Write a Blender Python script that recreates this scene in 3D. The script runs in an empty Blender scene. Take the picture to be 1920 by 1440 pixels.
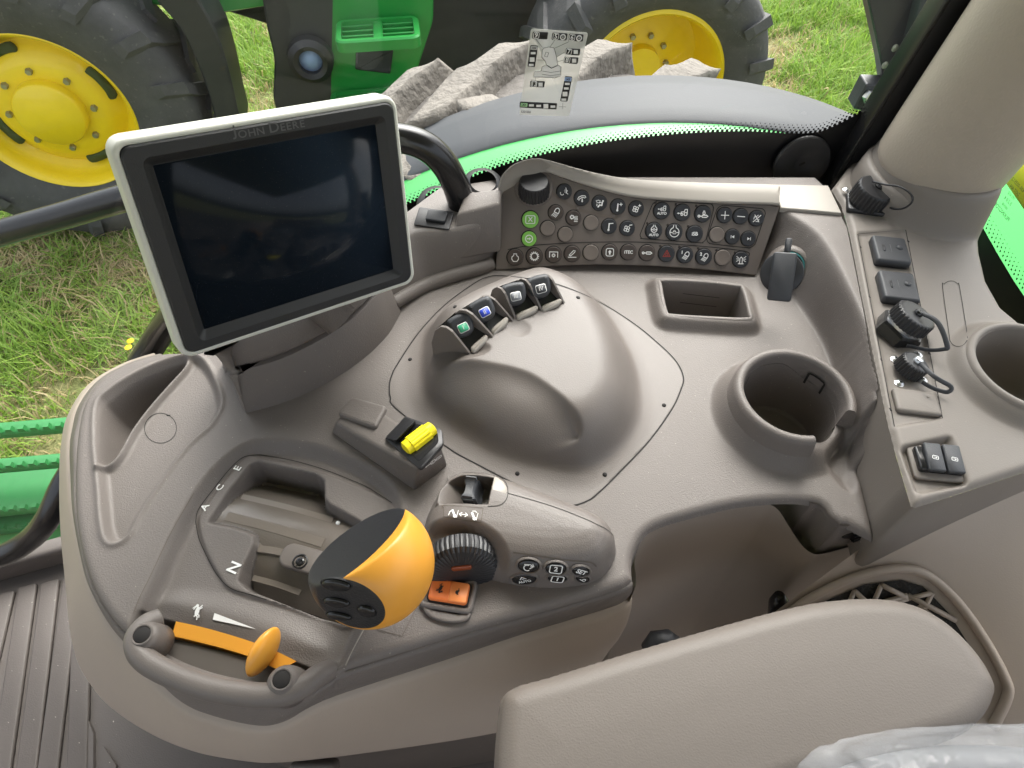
import bpy, bmesh, math, random
import numpy as np
from mathutils import Vector, Matrix
from mathutils.bvhtree import BVHTree

random.seed(7); np.random.seed(7)
SC = bpy.context.scene
COL = SC.collection
R = math.radians

# ------------------------------------------------------------------ camera
F, PITCH, CAMH = 1250.0, R(52.0), 0.53       # focal length in photo pixels, tilt down, height over the console deck
cam_d = bpy.data.cameras.new('camera'); cam = bpy.data.objects.new('camera', cam_d); COL.objects.link(cam)
cam_d.sensor_width = 36.0; cam_d.lens = 36.0 * F / 1920.0; cam_d.clip_start = 0.01; cam_d.clip_end = 3000
cam.location = (0, 0, CAMH); cam.rotation_euler = (math.pi / 2 - PITCH, 0, 0)
SC.camera = cam

# ------------------------------------------------------------------ sky, sun, exposure (bright overcast day)
SUN_EL, SUN_AZ = R(50), R(18)                 # sun behind thin cloud, on the window side of the cab
w = bpy.data.worlds.new('World'); SC.world = w; w.use_nodes = True
nt = w.node_tree; nt.nodes.clear()
sky = nt.nodes.new('ShaderNodeTexSky'); sky.sky_type = 'NISHITA'; sky.sun_disc = False
sky.sun_elevation = SUN_EL; sky.sun_rotation = SUN_AZ
sky.air_density = 1.0; sky.dust_density = 6.0; sky.ozone_density = 1.0
hsv = nt.nodes.new('ShaderNodeHueSaturation'); hsv.inputs['Saturation'].default_value = 0.35
bg = nt.nodes.new('ShaderNodeBackground'); bg.inputs['Strength'].default_value = 0.15
wo = nt.nodes.new('ShaderNodeOutputWorld')
nt.links.new(sky.outputs[0], hsv.inputs['Color']); nt.links.new(hsv.outputs[0], bg.inputs[0]); nt.links.new(bg.outputs[0], wo.inputs[0])
sl = bpy.data.lights.new('sun', 'SUN'); sl.energy = 0.9; sl.angle = R(50); sl.color = (1.0, 0.985, 0.965)
so = bpy.data.objects.new('sun', sl); COL.objects.link(so)
sd_ = Vector((math.sin(SUN_AZ) * math.cos(SUN_EL), math.cos(SUN_AZ) * math.cos(SUN_EL), math.sin(SUN_EL)))
so.rotation_euler = sd_.to_track_quat('Z', 'Y').to_euler()
SC.view_settings.view_transform = 'Standard'; SC.view_settings.look = 'None'
SC.view_settings.exposure = 1.72; SC.view_settings.gamma = 1.0
SC.view_settings.use_curve_mapping = False
SC.render.engine = 'CYCLES'
SC.cycles.max_bounces = 8; SC.cycles.transparent_max_bounces = 12
SC.cycles.use_denoising = True

# ------------------------------------------------------------------ helpers: measuring
cp, sp = math.cos(PITCH), math.sin(PITCH)
CAM = Vector((0, 0, CAMH))
def ray(px, py):                              # direction through a photo pixel, unit depth along the lens axis
    x = (px - 960) / F; v = (720 - py) / F
    return Vector((x, cp + v * sp, -sp + v * cp))
def P(px, py, z=0.0):                         # point at height z
    d = ray(px, py); return CAM + d * ((z - CAMH) / d.z)
def PY(px, py, y):                            # point on an upright plane y = const
    d = ray(px, py); return CAM + d * (y / d.y)
def PT(px, py, t): return CAM + ray(px, py) * t
def PN(px, py, pt, n):                        # point on a plane
    d = ray(px, py); return CAM + d * ((pt - CAM).dot(n) / d.dot(n))
def pix(p):
    q = Vector(p) - CAM; dep = q.y * cp - q.z * sp
    return 960 + F * q.x / dep, 720 - F * (q.y * sp + q.z * cp) / dep
def spline(pts, n=8, closed=False):           # Catmull-Rom, any dimension
    p = [np.array(q, float) for q in pts]; m = len(p); out = []
    for i in range(m if closed else m - 1):
        if closed: a, b, c, d = p[i - 1], p[i], p[(i + 1) % m], p[(i + 2) % m]
        else: a, b, c, d = p[max(i - 1, 0)], p[i], p[i + 1], p[min(i + 2, m - 1)]
        for k in range(n):
            t = k / n
            out.append(0.5 * (2 * b + (c - a) * t + (2 * a - 5 * b + 4 * c - d) * t * t + (3 * b - a - 3 * c + d) * t ** 3))
    if not closed: out.append(p[-1])
    return np.array(out)
def G(pts, z=0.0, n=6, closed=True, smooth=True):   # ground-plan curve from measured points (px, py[, z])
    q = [P(a[0], a[1], a[2] if len(a) > 2 else z) for a in pts]
    q = [(v.x, v.y) for v in q]
    return spline(q, n, closed) if smooth else np.array(q)

# ------------------------------------------------------------------ helpers: materials
MATS = {}
def mat(name, col, rough=0.5, metal=0.0, bump=None, mott=0.0, spec=0.5, coat=0.0, mscale=14.0, rvar=0.0, speck=None):
    if name in MATS: return MATS[name]
    m = bpy.data.materials.new(name); m.use_nodes = True; nt = m.node_tree; b = nt.nodes['Principled BSDF']
    b.inputs['Base Color'].default_value = (*col, 1); b.inputs['Roughness'].default_value = rough
    b.inputs['Metallic'].default_value = metal; b.inputs['Specular IOR Level'].default_value = spec
    b.inputs['Coat Weight'].default_value = coat
    tc = nt.nodes.new('ShaderNodeTexCoord')
    if mott or rvar:
        n1 = nt.nodes.new('ShaderNodeTexNoise'); n1.inputs['Scale'].default_value = mscale; n1.inputs['Detail'].default_value = 6
        n1.inputs['Roughness'].default_value = 0.65
        nt.links.new(tc.outputs['Object'], n1.inputs['Vector'])
        if mott:
            mx = nt.nodes.new('ShaderNodeMix'); mx.data_type = 'RGBA'
            mx.inputs['A'].default_value = (*[c * (1 - mott) for c in col], 1); mx.inputs['B'].default_value = (*[min(1, c * (1 + mott)) for c in col], 1)
            nt.links.new(n1.outputs['Fac'], mx.inputs['Factor'])
            out = mx.outputs['Result']
            if speck:                                            # dust and crumbs lying on the surface
                n3 = nt.nodes.new('ShaderNodeTexNoise'); n3.inputs['Scale'].default_value = speck[0]; n3.inputs['Detail'].default_value = 2
                nt.links.new(tc.outputs['Object'], n3.inputs['Vector'])
                rp = nt.nodes.new('ShaderNodeMapRange'); rp.inputs['From Min'].default_value = speck[1]; rp.inputs['From Max'].default_value = speck[1] + 0.05
                nt.links.new(n3.outputs['Fac'], rp.inputs['Value'])
                ml = nt.nodes.new('ShaderNodeMath'); ml.operation = 'MULTIPLY'; ml.inputs[1].default_value = speck[2]
                nt.links.new(rp.outputs[0], ml.inputs[0])
                m2 = nt.nodes.new('ShaderNodeMix'); m2.data_type = 'RGBA'; m2.inputs['B'].default_value = (0.62, 0.56, 0.48, 1)
                nt.links.new(ml.outputs[0], m2.inputs['Factor']); nt.links.new(out, m2.inputs['A']); out = m2.outputs['Result']
            nt.links.new(out, b.inputs['Base Color'])
        if rvar:
            mr = nt.nodes.new('ShaderNodeMapRange'); mr.inputs['To Min'].default_value = rough - rvar; mr.inputs['To Max'].default_value = rough + rvar
            nt.links.new(n1.outputs['Fac'], mr.inputs['Value']); nt.links.new(mr.outputs[0], b.inputs['Roughness'])
    if bump:
        n2 = nt.nodes.new('ShaderNodeTexNoise'); n2.inputs['Scale'].default_value = bump[0]; n2.inputs['Detail'].default_value = 3
        nt.links.new(tc.outputs['Object'], n2.inputs['Vector'])
        bp = nt.nodes.new('ShaderNodeBump'); bp.inputs['Strength'].default_value = bump[1]; bp.inputs['Distance'].default_value = bump[2] if len(bump) > 2 else 0.0004
        nt.links.new(n2.outputs['Fac'], bp.inputs['Height']); nt.links.new(bp.outputs['Normal'], b.inputs['Normal'])
    MATS[name] = m; return m
TAUPE = mat('taupe_plastic', (0.1445, 0.1264, 0.1144), 0.54, bump=(850, 0.8, .0005), mott=0.10, rvar=0.07, speck=(460, 0.715, 0.34))
DTAUPE = mat('keypad_taupe', (0.1359, 0.1135, 0.0989), 0.5, bump=(1100, 0.3), mott=0.05)
MTAUPE = mat('smooth_taupe', (0.1428, 0.1247, 0.1127), 0.50, bump=(950, 0.5), mott=0.08, rvar=0.05)
GTAUPE = mat('gate_taupe', (0.1428, 0.1221, 0.1066), 0.48, bump=(1300, 0.2), mott=0.04)
DRUM = mat('drum_plastic', (0.1376, 0.1187, 0.1015), 0.26, bump=(700, 0.35), mott=0.06)
BEIGE = mat('beige_plastic', (0.3698, 0.3113, 0.258), 0.55, bump=(900, 0.4), mott=0.05)
LBEIGE = mat('pale_ledge_plastic', (0.3182, 0.2907, 0.2546), 0.55, bump=(900, 0.25), mott=0.03)
PADM = mat('armrest_vinyl', (0.1686, 0.1462, 0.1273), 0.55, bump=(700, 0.4, 0.0005), mott=0.04)
PILM = mat('pillar_vinyl', (0.387, 0.3371, 0.2795), 0.55, bump=(380, 0.5, 0.0006), mott=0.03)
BLACK = mat('black_plastic', (0.018, 0.018, 0.020), 0.42, bump=(900, 0.3), mott=0.15)
GBLACK = mat('gloss_black', (0.012, 0.012, 0.013), 0.25)
CHAR = mat('charcoal_plastic', (0.040, 0.042, 0.047), 0.5, bump=(1200, 0.5), mott=0.15, rvar=0.08)
BTN = mat('black_button', (0.022, 0.023, 0.027), 0.42, bump=(1500, 0.3))
BBTN = mat('brown_button', (0.060, 0.045, 0.038), 0.42, bump=(1500, 0.3))
TBTN = mat('taupe_button', (0.1634, 0.1359, 0.117), 0.45, bump=(1500, 0.25))
GBTN = mat('green_button', (0.215, 0.520, 0.090), 0.4, bump=(1500, 0.2))
WHITE = mat('white_print', (0.82, 0.82, 0.80), 0.5)
REDP = mat('red_print', (0.50, 0.05, 0.03), 0.5)
BLKP = mat('black_print', (0.012, 0.012, 0.012), 0.6)
SEAM = mat('dark_seam', (0.012, 0.010, 0.009), 0.8)
SEAM2 = mat('soft_seam', (0.10, 0.082, 0.068), 0.7)
AMBER = mat('amber_plastic', (0.780, 0.350, 0.042), 0.38, bump=(1400, 0.12), mott=0.04, coat=0.05)
RORG = mat('orange_rocker', (0.800, 0.195, 0.042), 0.42)
YEL = mat('yellow_switch', (0.900, 0.760, 0.012), 0.42)
SILV = mat('zinc_screw', (0.62, 0.63, 0.64), 0.3, metal=1.0)
RIMG = mat('display_rim', (0.62, 0.63, 0.57), 0.42)
SCREEN = mat('display_glass', (0.006, 0.010, 0.016), 0.12, spec=0.16, rvar=0.03, mott=.2, speck=(1300, .70, .10))
GREEN = mat('green_paint', (0.018, 0.260, 0.042), 0.35, coat=0.3, mott=0.08)
YPAINT = mat('yellow_paint', (0.920, 0.660, 0.010), 0.42, coat=0.2, mott=0.12, mscale=7, bump=(30, .12, .004), rvar=.1)
RUB = mat('tyre_rubber', (0.070, 0.070, 0.070), 0.72, bump=(60, 0.4, 0.005), mott=0.55, mscale=6, speck=(40, .66, .07))
FEND = mat('fender_rubber', (0.034, 0.038, 0.043), 0.62, bump=(300, 0.2, 0.001), mott=0.15, mscale=7)
BFRIT = mat('frit_black', (0.006, 0.006, 0.007), 0.35)
MATF = mat('floor_mat_rubber', (0.0963, 0.0826, 0.074), 0.6, bump=(500, 0.6, 0.0006), mott=0.10, mscale=9, speck=(160, 0.74, 0.6))

# ------------------------------------------------------------------ helpers: objects
WM = {}
def world_of(o): return WM[o.name]
def thing(name, label, cat, loc=(0, 0, 0), group=None):
    o = bpy.data.objects.new(name, None); COL.objects.link(o); o.location = loc; o.empty_display_size = 0.02
    o['label'] = label; o['category'] = cat
    if group: o['group'] = group
    WM[o.name] = Matrix.Translation(loc); return o
def link(name, me, parent=None, M=None, label=None, cat=None, group=None, kind=None):
    o = bpy.data.objects.new(name, me); COL.objects.link(o)
    M = M or Matrix.Identity(4); WM[o.name] = M
    if parent is not None:
        o.parent = parent; o.matrix_parent_inverse = world_of(parent).inverted()
    o.matrix_basis = M
    if label: o['label'] = label
    if cat: o['category'] = cat
    if group: o['group'] = group
    if kind: o['kind'] = kind
    return o
def md(name, verts, faces, m, smooth=True):   # mesh data
    me = bpy.data.meshes.new(name); me.from_pydata([tuple(v) for v in verts], [], [tuple(f) for f in faces])
    me.materials.append(m)
    if smooth: me.polygons.foreach_set('use_smooth', [True] * len(me.polygons))
    me.update(); return me
def autosmooth(me, ang=35):
    bm = bmesh.new(); bm.from_mesh(me)
    for e in bm.edges:
        e.smooth = not (len(e.link_faces) == 2 and e.calc_face_angle(0) > R(ang))
    bm.to_mesh(me); bm.free(); return me
def frame(loc, n, up):                        # local axes on a surface: x right, y up, z out
    z = Vector(n).normalized(); y = Vector(up) - z * Vector(up).dot(z); y.normalize(); x = y.cross(z)
    M = Matrix((x, y, z)).transposed().to_4x4(); M.translation = Vector(loc); return M
def offset_poly(p, d):                        # inward offset of a counter-clockwise outline
    a = np.roll(p, 1, 0); b = np.roll(p, -1, 0); t = b - a; t /= np.linalg.norm(t, axis=1)[:, None] + 1e-12
    return p + np.stack([-t[:, 1], t[:, 0]], 1) * d
def ccw(p):
    p = np.asarray(p, float); x, y = p[:, 0], p[:, 1]
    return p if np.sum(x * np.roll(y, -1) - y * np.roll(x, -1)) > 0 else p[::-1].copy()
def slab(name, outline, prof, m, bottom=True, top=True, ang=None):   # outline + [(inset, z)...] -> rounded plate
    o = ccw(outline); n = len(o); V = []; Fc = []
    for ins, z in prof:
        q = offset_poly(o, ins); V += [(x, y, z) for x, y in q]
    for k in range(len(prof) - 1):
        for i in range(n):
            j = (i + 1) % n; Fc.append((k * n + i, k * n + j, (k + 1) * n + j, (k + 1) * n + i))
    if bottom: Fc.append(tuple(range(n))[::-1])
    if top: Fc.append(tuple(range((len(prof) - 1) * n, len(prof) * n)))
    me = md(name, V, Fc, m)
    return autosmooth(me, ang) if ang else me
def rrect(w, h, r, n=5):
    out = []
    for cx, cy, a0 in ((w / 2 - r, h / 2 - r, 0), (-w / 2 + r, h / 2 - r, 90), (-w / 2 + r, -h / 2 + r, 180), (w / 2 - r, -h / 2 + r, 270)):
        for k in range(n + 1):
            a = R(a0 + 90 * k / n); out.append((cx + r * math.cos(a), cy + r * math.sin(a)))
    return np.array(out)
def ell(a, b, n=32, cx=0, cy=0):
    return np.array([(cx + a * math.cos(2 * math.pi * k / n), cy + b * math.sin(2 * math.pi * k / n)) for k in range(n)])
def rprof(h, r, z0=0.0, n=4):                 # profile of a plate with a rounded top edge
    return [(0, z0)] + [(r * (1 - math.cos(R(90 * k / n))), z0 + h - r + r * math.sin(R(90 * k / n))) for k in range(n + 1)]
def lathe(name, prof, m, n=40, a0=0.0, a1=360.0, ang=40):
    full = abs(a1 - a0) >= 359.9; V = []; Fc = []; k = len(prof); cnt = n if full else n + 1
    for i in range(cnt):
        a = R(a0 + (a1 - a0) * i / n)
        V += [(r * math.cos(a), r * math.sin(a), z) for r, z in prof]
    for i in range(n):
        j = (i + 1) % cnt
        for q in range(k - 1): Fc.append((i * k + q, j * k + q, j * k + q + 1, i * k + q + 1))
    me = md(name, V, Fc, m)
    bm = bmesh.new(); bm.from_mesh(me); bmesh.ops.remove_doubles(bm, verts=bm.verts, dist=1e-6); bm.normal_update(); bm.to_mesh(me); bm.free()
    return autosmooth(me, ang)
def tube(name, path, rad, m, n=14, caps=True, flat=1.0):
    p = [Vector(q) for q in path]; V = []; Fc = []; up = None
    for i, c in enumerate(p):
        t = (p[min(i + 1, len(p) - 1)] - p[max(i - 1, 0)]).normalized()
        if up is None: up = t.orthogonal().normalized()
        up = (up - t * up.dot(t)).normalized(); s = t.cross(up)
        r = rad[i] if hasattr(rad, '__len__') else rad
        V += [c + (up * math.cos(2 * math.pi * k / n) + s * math.sin(2 * math.pi * k / n) * flat) * r for k in range(n)]
    for i in range(len(p) - 1):
        for k in range(n):
            j = (k + 1) % n; Fc.append((i * n + k, i * n + j, (i + 1) * n + j, (i + 1) * n + k))
    if caps: Fc.append(tuple(range(n))[::-1]); Fc.append(tuple(range((len(p) - 1) * n, len(p) * n)))
    return md(name, V, Fc, m)
def rbox(name, sx, sy, sz, r, m, seg=3):
    bm = bmesh.new(); bmesh.ops.create_cube(bm, size=1.0)
    for v in bm.verts: v.co = Vector((v.co.x * sx, v.co.y * sy, v.co.z * sz))
    bmesh.ops.bevel(bm, geom=list(bm.edges), offset=r, segments=seg, affect='EDGES', profile=0.5)
    me = bpy.data.meshes.new(name); bm.to_mesh(me); bm.free(); me.materials.append(m)
    me.polygons.foreach_set('use_smooth', [True] * len(me.polygons)); return autosmooth(me, 40)
def hexa(name, c8, m, r=0.002, seg=3, sub=0):  # box from eight corners (bottom 4, top 4, both counter-clockwise from above), bevelled
    bm = bmesh.new(); v = [bm.verts.new(Vector(c)) for c in c8]
    for f in ((3, 2, 1, 0), (4, 5, 6, 7), (0, 1, 5, 4), (1, 2, 6, 5), (2, 3, 7, 6), (3, 0, 4, 7)): bm.faces.new([v[i] for i in f])
    bmesh.ops.recalc_face_normals(bm, faces=bm.faces)
    if r: bmesh.ops.bevel(bm, geom=list(bm.edges), offset=r, segments=seg, affect='EDGES', profile=0.5)
    me = bpy.data.meshes.new(name); bm.to_mesh(me); bm.free(); me.materials.append(m)
    me.polygons.foreach_set('use_smooth', [True] * len(me.polygons)); return autosmooth(me, 40)
def strip(path, nrm, wd, lift):               # ribbon lying on a surface
    V = []; Fc = []; p = [Vector(q) for q in path]
    for i, c in enumerate(p):
        t = (p[min(i + 1, len(p) - 1)] - p[max(i - 1, 0)]).normalized(); nn = Vector(nrm[i] if isinstance(nrm, list) else nrm).normalized()
        s = t.cross(nn).normalized(); c = c + nn * lift; V += [c - s * wd / 2, c + s * wd / 2]
    for i in range(len(p) - 1): Fc.append((2 * i, 2 * i + 2, 2 * i + 3, 2 * i + 1))
    return V, Fc
class Ink:                                    # flat printed marks drawn in a unit square
    def __init__(s): s.V = []; s.F = []
    def line(s, pts, w=0.13, closed=False):
        p = [Vector((a, b)) for a, b in pts]; n = len(p); b = len(s.V)
        if closed:
            for i in range(n):
                t = (p[(i + 1) % n] - p[i - 1]).normalized(); q = Vector((-t.y, t.x)) * w / 2; s.V += [p[i] - q, p[i] + q]
            for i in range(n): j = (i + 1) % n; s.F.append((b + 2 * i, b + 2 * j, b + 2 * j + 1, b + 2 * i + 1))
        else:
            for i in range(n - 1):
                t = (p[i + 1] - p[i]).normalized(); q = Vector((-t.y, t.x)) * w / 2; e = t * w * 0.3; c = len(s.V)
                s.V += [p[i] - q - e, p[i + 1] - q + e, p[i + 1] + q + e, p[i] + q - e]; s.F.append((c, c + 1, c + 2, c + 3))
        return s
    def fill(s, pts):
        b = len(s.V); s.V += [Vector(q) for q in pts]; s.F.append(tuple(range(b, b + len(pts)))); return s
    def circ(s, x, y, r, w=0.12, n=20, a0=0, a1=360):
        full = a1 - a0 >= 360
        pts = [(x + r * math.cos(R(a0 + (a1 - a0) * k / n)), y + r * math.sin(R(a0 + (a1 - a0) * k / n))) for k in range(n if full else n + 1)]
        return s.line(pts, w, full)
    def dot(s, x, y, r, n=14): return s.fill([(x + r * math.cos(2 * math.pi * k / n), y + r * math.sin(2 * math.pi * k / n)) for k in range(n)])
    def text(s, t, size, x=0, y=0, bold=0.0, shear=0.0, sx=1.0):
        V, Fc = text_geo(t, size, bold, shear); b = len(s.V)
        s.V += [Vector((vx * sx + x, vy + y)) for vx, vy in V]; s.F += [tuple(i + b for i in f) for f in Fc]; return s
    def mesh(s, name, m, k=1.0, z=0.0):
        return md(name, [(v.x * k, v.y * k, z + 1e-6 * (i % 7)) for i, v in enumerate(s.V)], s.F, m, False)
_tc = {}
def text_geo(t, size, bold=0.0, shear=0.0):
    key = (t, size, bold, shear)
    if key in _tc: return _tc[key]
    cu = bpy.data.curves.new('lettering', 'FONT'); cu.body = t; cu.size = size; cu.offset = bold; cu.shear = shear
    cu.align_x = 'CENTER'; cu.align_y = 'CENTER'; cu.resolution_u = 3
    o = bpy.data.objects.new('lettering', cu); COL.objects.link(o)
    me = o.evaluated_get(bpy.context.evaluated_depsgraph_get()).to_mesh()
    out = ([(v.co.x, v.co.y) for v in me.vertices], [tuple(p.vertices) for p in me.polygons])
    bpy.data.objects.remove(o); bpy.data.curves.remove(cu); _tc[key] = out; return out
def bvh_of(me, M=None):
    M = M or Matrix.Identity(4)
    return BVHTree.FromPolygons([M @ v.co for v in me.vertices], [tuple(p.vertices) for p in me.polygons])
def hit(bv, px, py):
    d = ray(px, py).normalized(); loc, n, i, dist = bv.ray_cast(CAM, d)
    if loc is None: return None, None
    return loc, (n if n.dot(d) < 0 else -n)
def drape(bv, pts, wd, m, lift=0.0003, name='seam_line', n=8, closed=False, parent=None, smooth=True):
    q = spline(pts, n, closed) if smooth else np.array(pts, float)
    if closed: q = np.vstack([q, q[:1]])
    path = []; nr = []
    for a, b in q:
        l, nn = hit(bv, a, b)
        if l is not None: path.append(l); nr.append(nn)
    if len(path) < 2: return None
    for k in range(2):
        nr = [sum(nr[max(0, i - 1):i + 2], Vector()).normalized() for i in range(len(nr))]
    V, Fc = strip(path, nr, wd, lift)
    return link(name, md(name, V, Fc, m, False), parent)
# ------------------------------------------------------------------ moulded surfaces as fine relief meshes
def seg_dist(poly, X, Y, closed=True, near=False):
    best = np.full(X.shape, 1e9); ins = np.zeros(X.shape, bool); NX = NY = None
    if near: NX = np.zeros(X.shape); NY = np.zeros(X.shape)
    n = len(poly)
    for i in range(n if closed else n - 1):
        ax, ay = poly[i]; bx, by = poly[(i + 1) % n]; dx, dy = bx - ax, by - ay; L = dx * dx + dy * dy + 1e-18
        t = np.clip(((X - ax) * dx + (Y - ay) * dy) / L, 0, 1); qx = ax + t * dx; qy = ay + t * dy
        d = (X - qx) ** 2 + (Y - qy) ** 2
        if near:
            s = d < best; NX[s] = qx[s]; NY[s] = qy[s]
        best = np.minimum(best, d)
        if closed and ay != by:
            c = ((ay > Y) != (by > Y)) & (X < (bx - ax) * (Y - ay) / (by - ay) + ax); ins ^= c
    best = np.sqrt(best)
    return (best, ins, NX, NY) if near else (best, ins)
def sdf(poly, X, Y):                          # negative inside
    d, i = seg_dist(poly, X, Y); return np.where(i, -d, d)
def ss(a, b, x): t = np.clip((x - a) / (b - a), 0, 1); return t * t * (3 - 2 * t)
def blur(Z, s):
    k = int(3 * s) + 1; w = np.exp(-0.5 * (np.arange(-k, k + 1) / s) ** 2); w /= w.sum()
    for ax in (0, 1):
        pz = np.pad(Z, [(k, k) if a == ax else (0, 0) for a in (0, 1)], mode='edge'); o = np.zeros_like(Z)
        for i, wi in enumerate(w): o += wi * (pz[i:i + Z.shape[0], :] if ax == 0 else pz[:, i:i + Z.shape[1]])
        Z = o
    return Z
class Relief:
    def __init__(s, x0, x1, y0, y1, step, hfun):
        s.xs = np.arange(x0, x1, step); s.ys = np.arange(y0, y1, step); s.X, s.Y = np.meshgrid(s.xs, s.ys); s.step = step
        s.Z = hfun(s.X, s.Y, step)
        gy, gx = np.gradient(s.Z, step); n = np.stack([-gx, -gy, np.ones_like(gx)], -1); s.N = n / np.linalg.norm(n, axis=-1)[..., None]
    def at(s, x, y):
        i = (x - s.xs[0]) / s.step; j = (y - s.ys[0]) / s.step; i0 = int(np.clip(i, 0, len(s.xs) - 2)); j0 = int(np.clip(j, 0, len(s.ys) - 2)); a = i - i0; b = j - j0
        return float(s.Z[j0, i0] * (1 - a) * (1 - b) + s.Z[j0, i0 + 1] * a * (1 - b) + s.Z[j0 + 1, i0] * (1 - a) * b + s.Z[j0 + 1, i0 + 1] * a * b)
    def part(s, name, m, parent, keep, snap=()):      # keep: boolean vertex mask; snap: [(outline, side)] edges to pull vertices onto
        ny, nx = s.X.shape; idx = np.arange(ny * nx).reshape(ny, nx)
        k = keep; fm = (k[:-1, :-1].astype(int) + k[:-1, 1:] + k[1:, :-1] + k[1:, 1:]) >= (1 if snap else 2)
        q = np.stack([idx[:-1, :-1], idx[:-1, 1:], idx[1:, 1:], idx[1:, :-1]], -1)[fm]
        used, inv = np.unique(q, return_inverse=True); inv = inv.reshape(q.shape)
        x = s.X.ravel()[used].copy(); y = s.Y.ravel()[used].copy(); out = ~k.ravel()[used]
        for poly in snap:
            if out.any():
                d, _, qx, qy = seg_dist(poly, x[out], y[out], True, True); c = d < s.step * 1.6; ii = np.where(out)[0][c]
                x[ii] = qx[c]; y[ii] = qy[c]
        z = s.Z.ravel()[used]; co = np.stack([x, y, z], 1)
        me = bpy.data.meshes.new(name); me.vertices.add(len(co)); me.vertices.foreach_set('co', co.ravel().astype(np.float32))
        nf = len(inv); me.loops.add(nf * 4); me.loops.foreach_set('vertex_index', inv.ravel().astype(np.int32))
        me.polygons.add(nf); me.polygons.foreach_set('loop_start', np.arange(0, nf * 4, 4, dtype=np.int32))
        me.polygons.foreach_set('use_smooth', np.ones(nf, bool)); me.update(calc_edges=True); me.validate()
        me.normals_split_custom_set_from_vertices(s.N.reshape(-1, 3)[used])
        me.materials.append(m)
        return link(name, me, parent)
    def bvh(s, sub=2):
        X, Y, Z = s.X[::sub, ::sub], s.Y[::sub, ::sub], s.Z[::sub, ::sub]; ny, nx = X.shape; idx = np.arange(ny * nx).reshape(ny, nx)
        q = np.stack([idx[:-1, :-1], idx[:-1, 1:], idx[1:, 1:], idx[1:, :-1]], -1).reshape(-1, 4)
        return BVHTree.FromPolygons(np.stack([X.ravel(), Y.ravel(), Z.ravel()], 1).tolist(), q.tolist())

ZP = 0.058                                     # height of the raised rear shelf
# outline of the deck
DECK_EDGE_FRONT = [(352, 655), (300, 657), (245, 672), (190, 702), (155, 745), (140, 800), (134, 870), (134, 950), (141, 1010), (155, 1065), (175, 1115), (205, 1160), (240, 1195), (290, 1235), (370, 1268), (460, 1287), (540, 1290), (596, 1284), (625, 1267)]
DECK_EDGE_SEAT = [(650, 1252), (850, 1190), (975, 1155), (1100, 1120), (1170, 1098)]
DECK_EDGE_GAP = [(1188, 1085), (1187, 1045), (1205, 1005), (1240, 982), (1320, 959), (1382, 945), (1460, 937), (1523, 939), (1545, 947), (1560, 965), (1579, 981)]
SEAM_R = [(1709, 944, .062), (1699, 900, .062), (1683, 847, .062), (1668, 790, .062), (1657, 740, .062), (1637, 644, .062), (1621, 565, .062), (1596, 440, .062), (1586, 401, .062), (1560, 352, .062)]
def gpts(l, z=0.0, n=5): return G(l, z, n, False).tolist()
def glin(l, z=0.0): return G(l, z, 1, False, False).tolist()
o_front, o_seat, o_gap, o_seam = gpts(DECK_EDGE_FRONT), gpts(DECK_EDGE_SEAT, n=3), gpts(DECK_EDGE_GAP), gpts(SEAM_R)
o_back = [(0.36, 0.682), (0.0, 0.682), (-0.085, 0.66), (-0.13, 0.60), (-0.16, 0.57), (-0.30, 0.51)]
O1 = np.array(o_front + o_seat + o_gap + [[P(1592, 982).x, P(1592, 982).y]] + o_seam + [list(q) for q in o_back])
# features
TRAY = G([(345, 664), (295, 680), (245, 703), (198, 734), (179, 759), (176, 819), (180, 872), (184, 912), (189, 975), (198, 1010), (217, 1016), (239, 1000), (261, 959), (307, 891), (354, 831), (392, 797), (411, 766), (412, 741), (401, 709), (386, 681), (370, 667)])
POCK = G([(343, 672), (295, 687), (245, 710), (202, 740), (186, 762), (183, 819), (186, 866), (204, 862), (220, 843), (245, 800), (276, 758), (314, 715), (340, 688)])
PEDGE = G([(183, 874), (204, 866), (222, 845), (247, 801), (279, 759), (317, 716), (345, 684), (352, 668)], closed=False)
GREC = G([(232, 1185), (270, 1097), (320, 987), (363, 913), (407, 863), (453, 830), (503, 820), (587, 828), (670, 857), (727, 893), (750, 930), (752, 965), (738, 1040), (705, 1130), (682, 1180), (648, 1248), (600, 1268), (540, 1300), (460, 1300), (360, 1280), (270, 1240)], n=4)
GPLATE = G([(367, 975), (380, 943), (453, 857), (503, 855), (603, 880), (687, 913), (733, 943), (742, 1000), (705, 1100), (655, 1172), (603, 1157), (520, 1130), (433, 1103), (407, 1077), (380, 1027)], -0.006, 4)
GOPEN = ccw(G([(384, 975), (426, 914), (466, 867), (480, 862), (590, 886), (604, 897), (606, 930), (615, 941), (667, 970), (705, 990), (700, 1100), (650, 1166), (597, 1152), (462, 1100), (444, 1084), (450, 1060), (472, 1014), (471, 1000), (460, 993), (430, 984)], -0.006, 1, True, False))
SWOOSH = G([(290, 1128), (330, 1106), (420, 1116), (520, 1146), (585, 1185), (606, 1215), (565, 1224), (480, 1200), (330, 1155)], -0.006, 4)
TRK = G([(262, 1145), (330, 1166), (480, 1210), (545, 1237), (570, 1246), (606, 1262), (596, 1310), (460, 1310), (300, 1262), (240, 1215)], -0.006, 1, True, False)
POD = G([(730, 727), (743, 687), (783, 627), (833, 573), (887, 533), (913, 520), (940, 517), (993, 523), (1050, 535), (1117, 563), (1183, 603), (1233, 643), (1267, 677), (1281, 706), (1278, 727), (1260, 767), (1217, 827), (1167, 880), (1127, 920), (1100, 940), (1060, 948), (1000, 925), (893, 870), (840, 840), (743, 767)], n=4)
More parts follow.
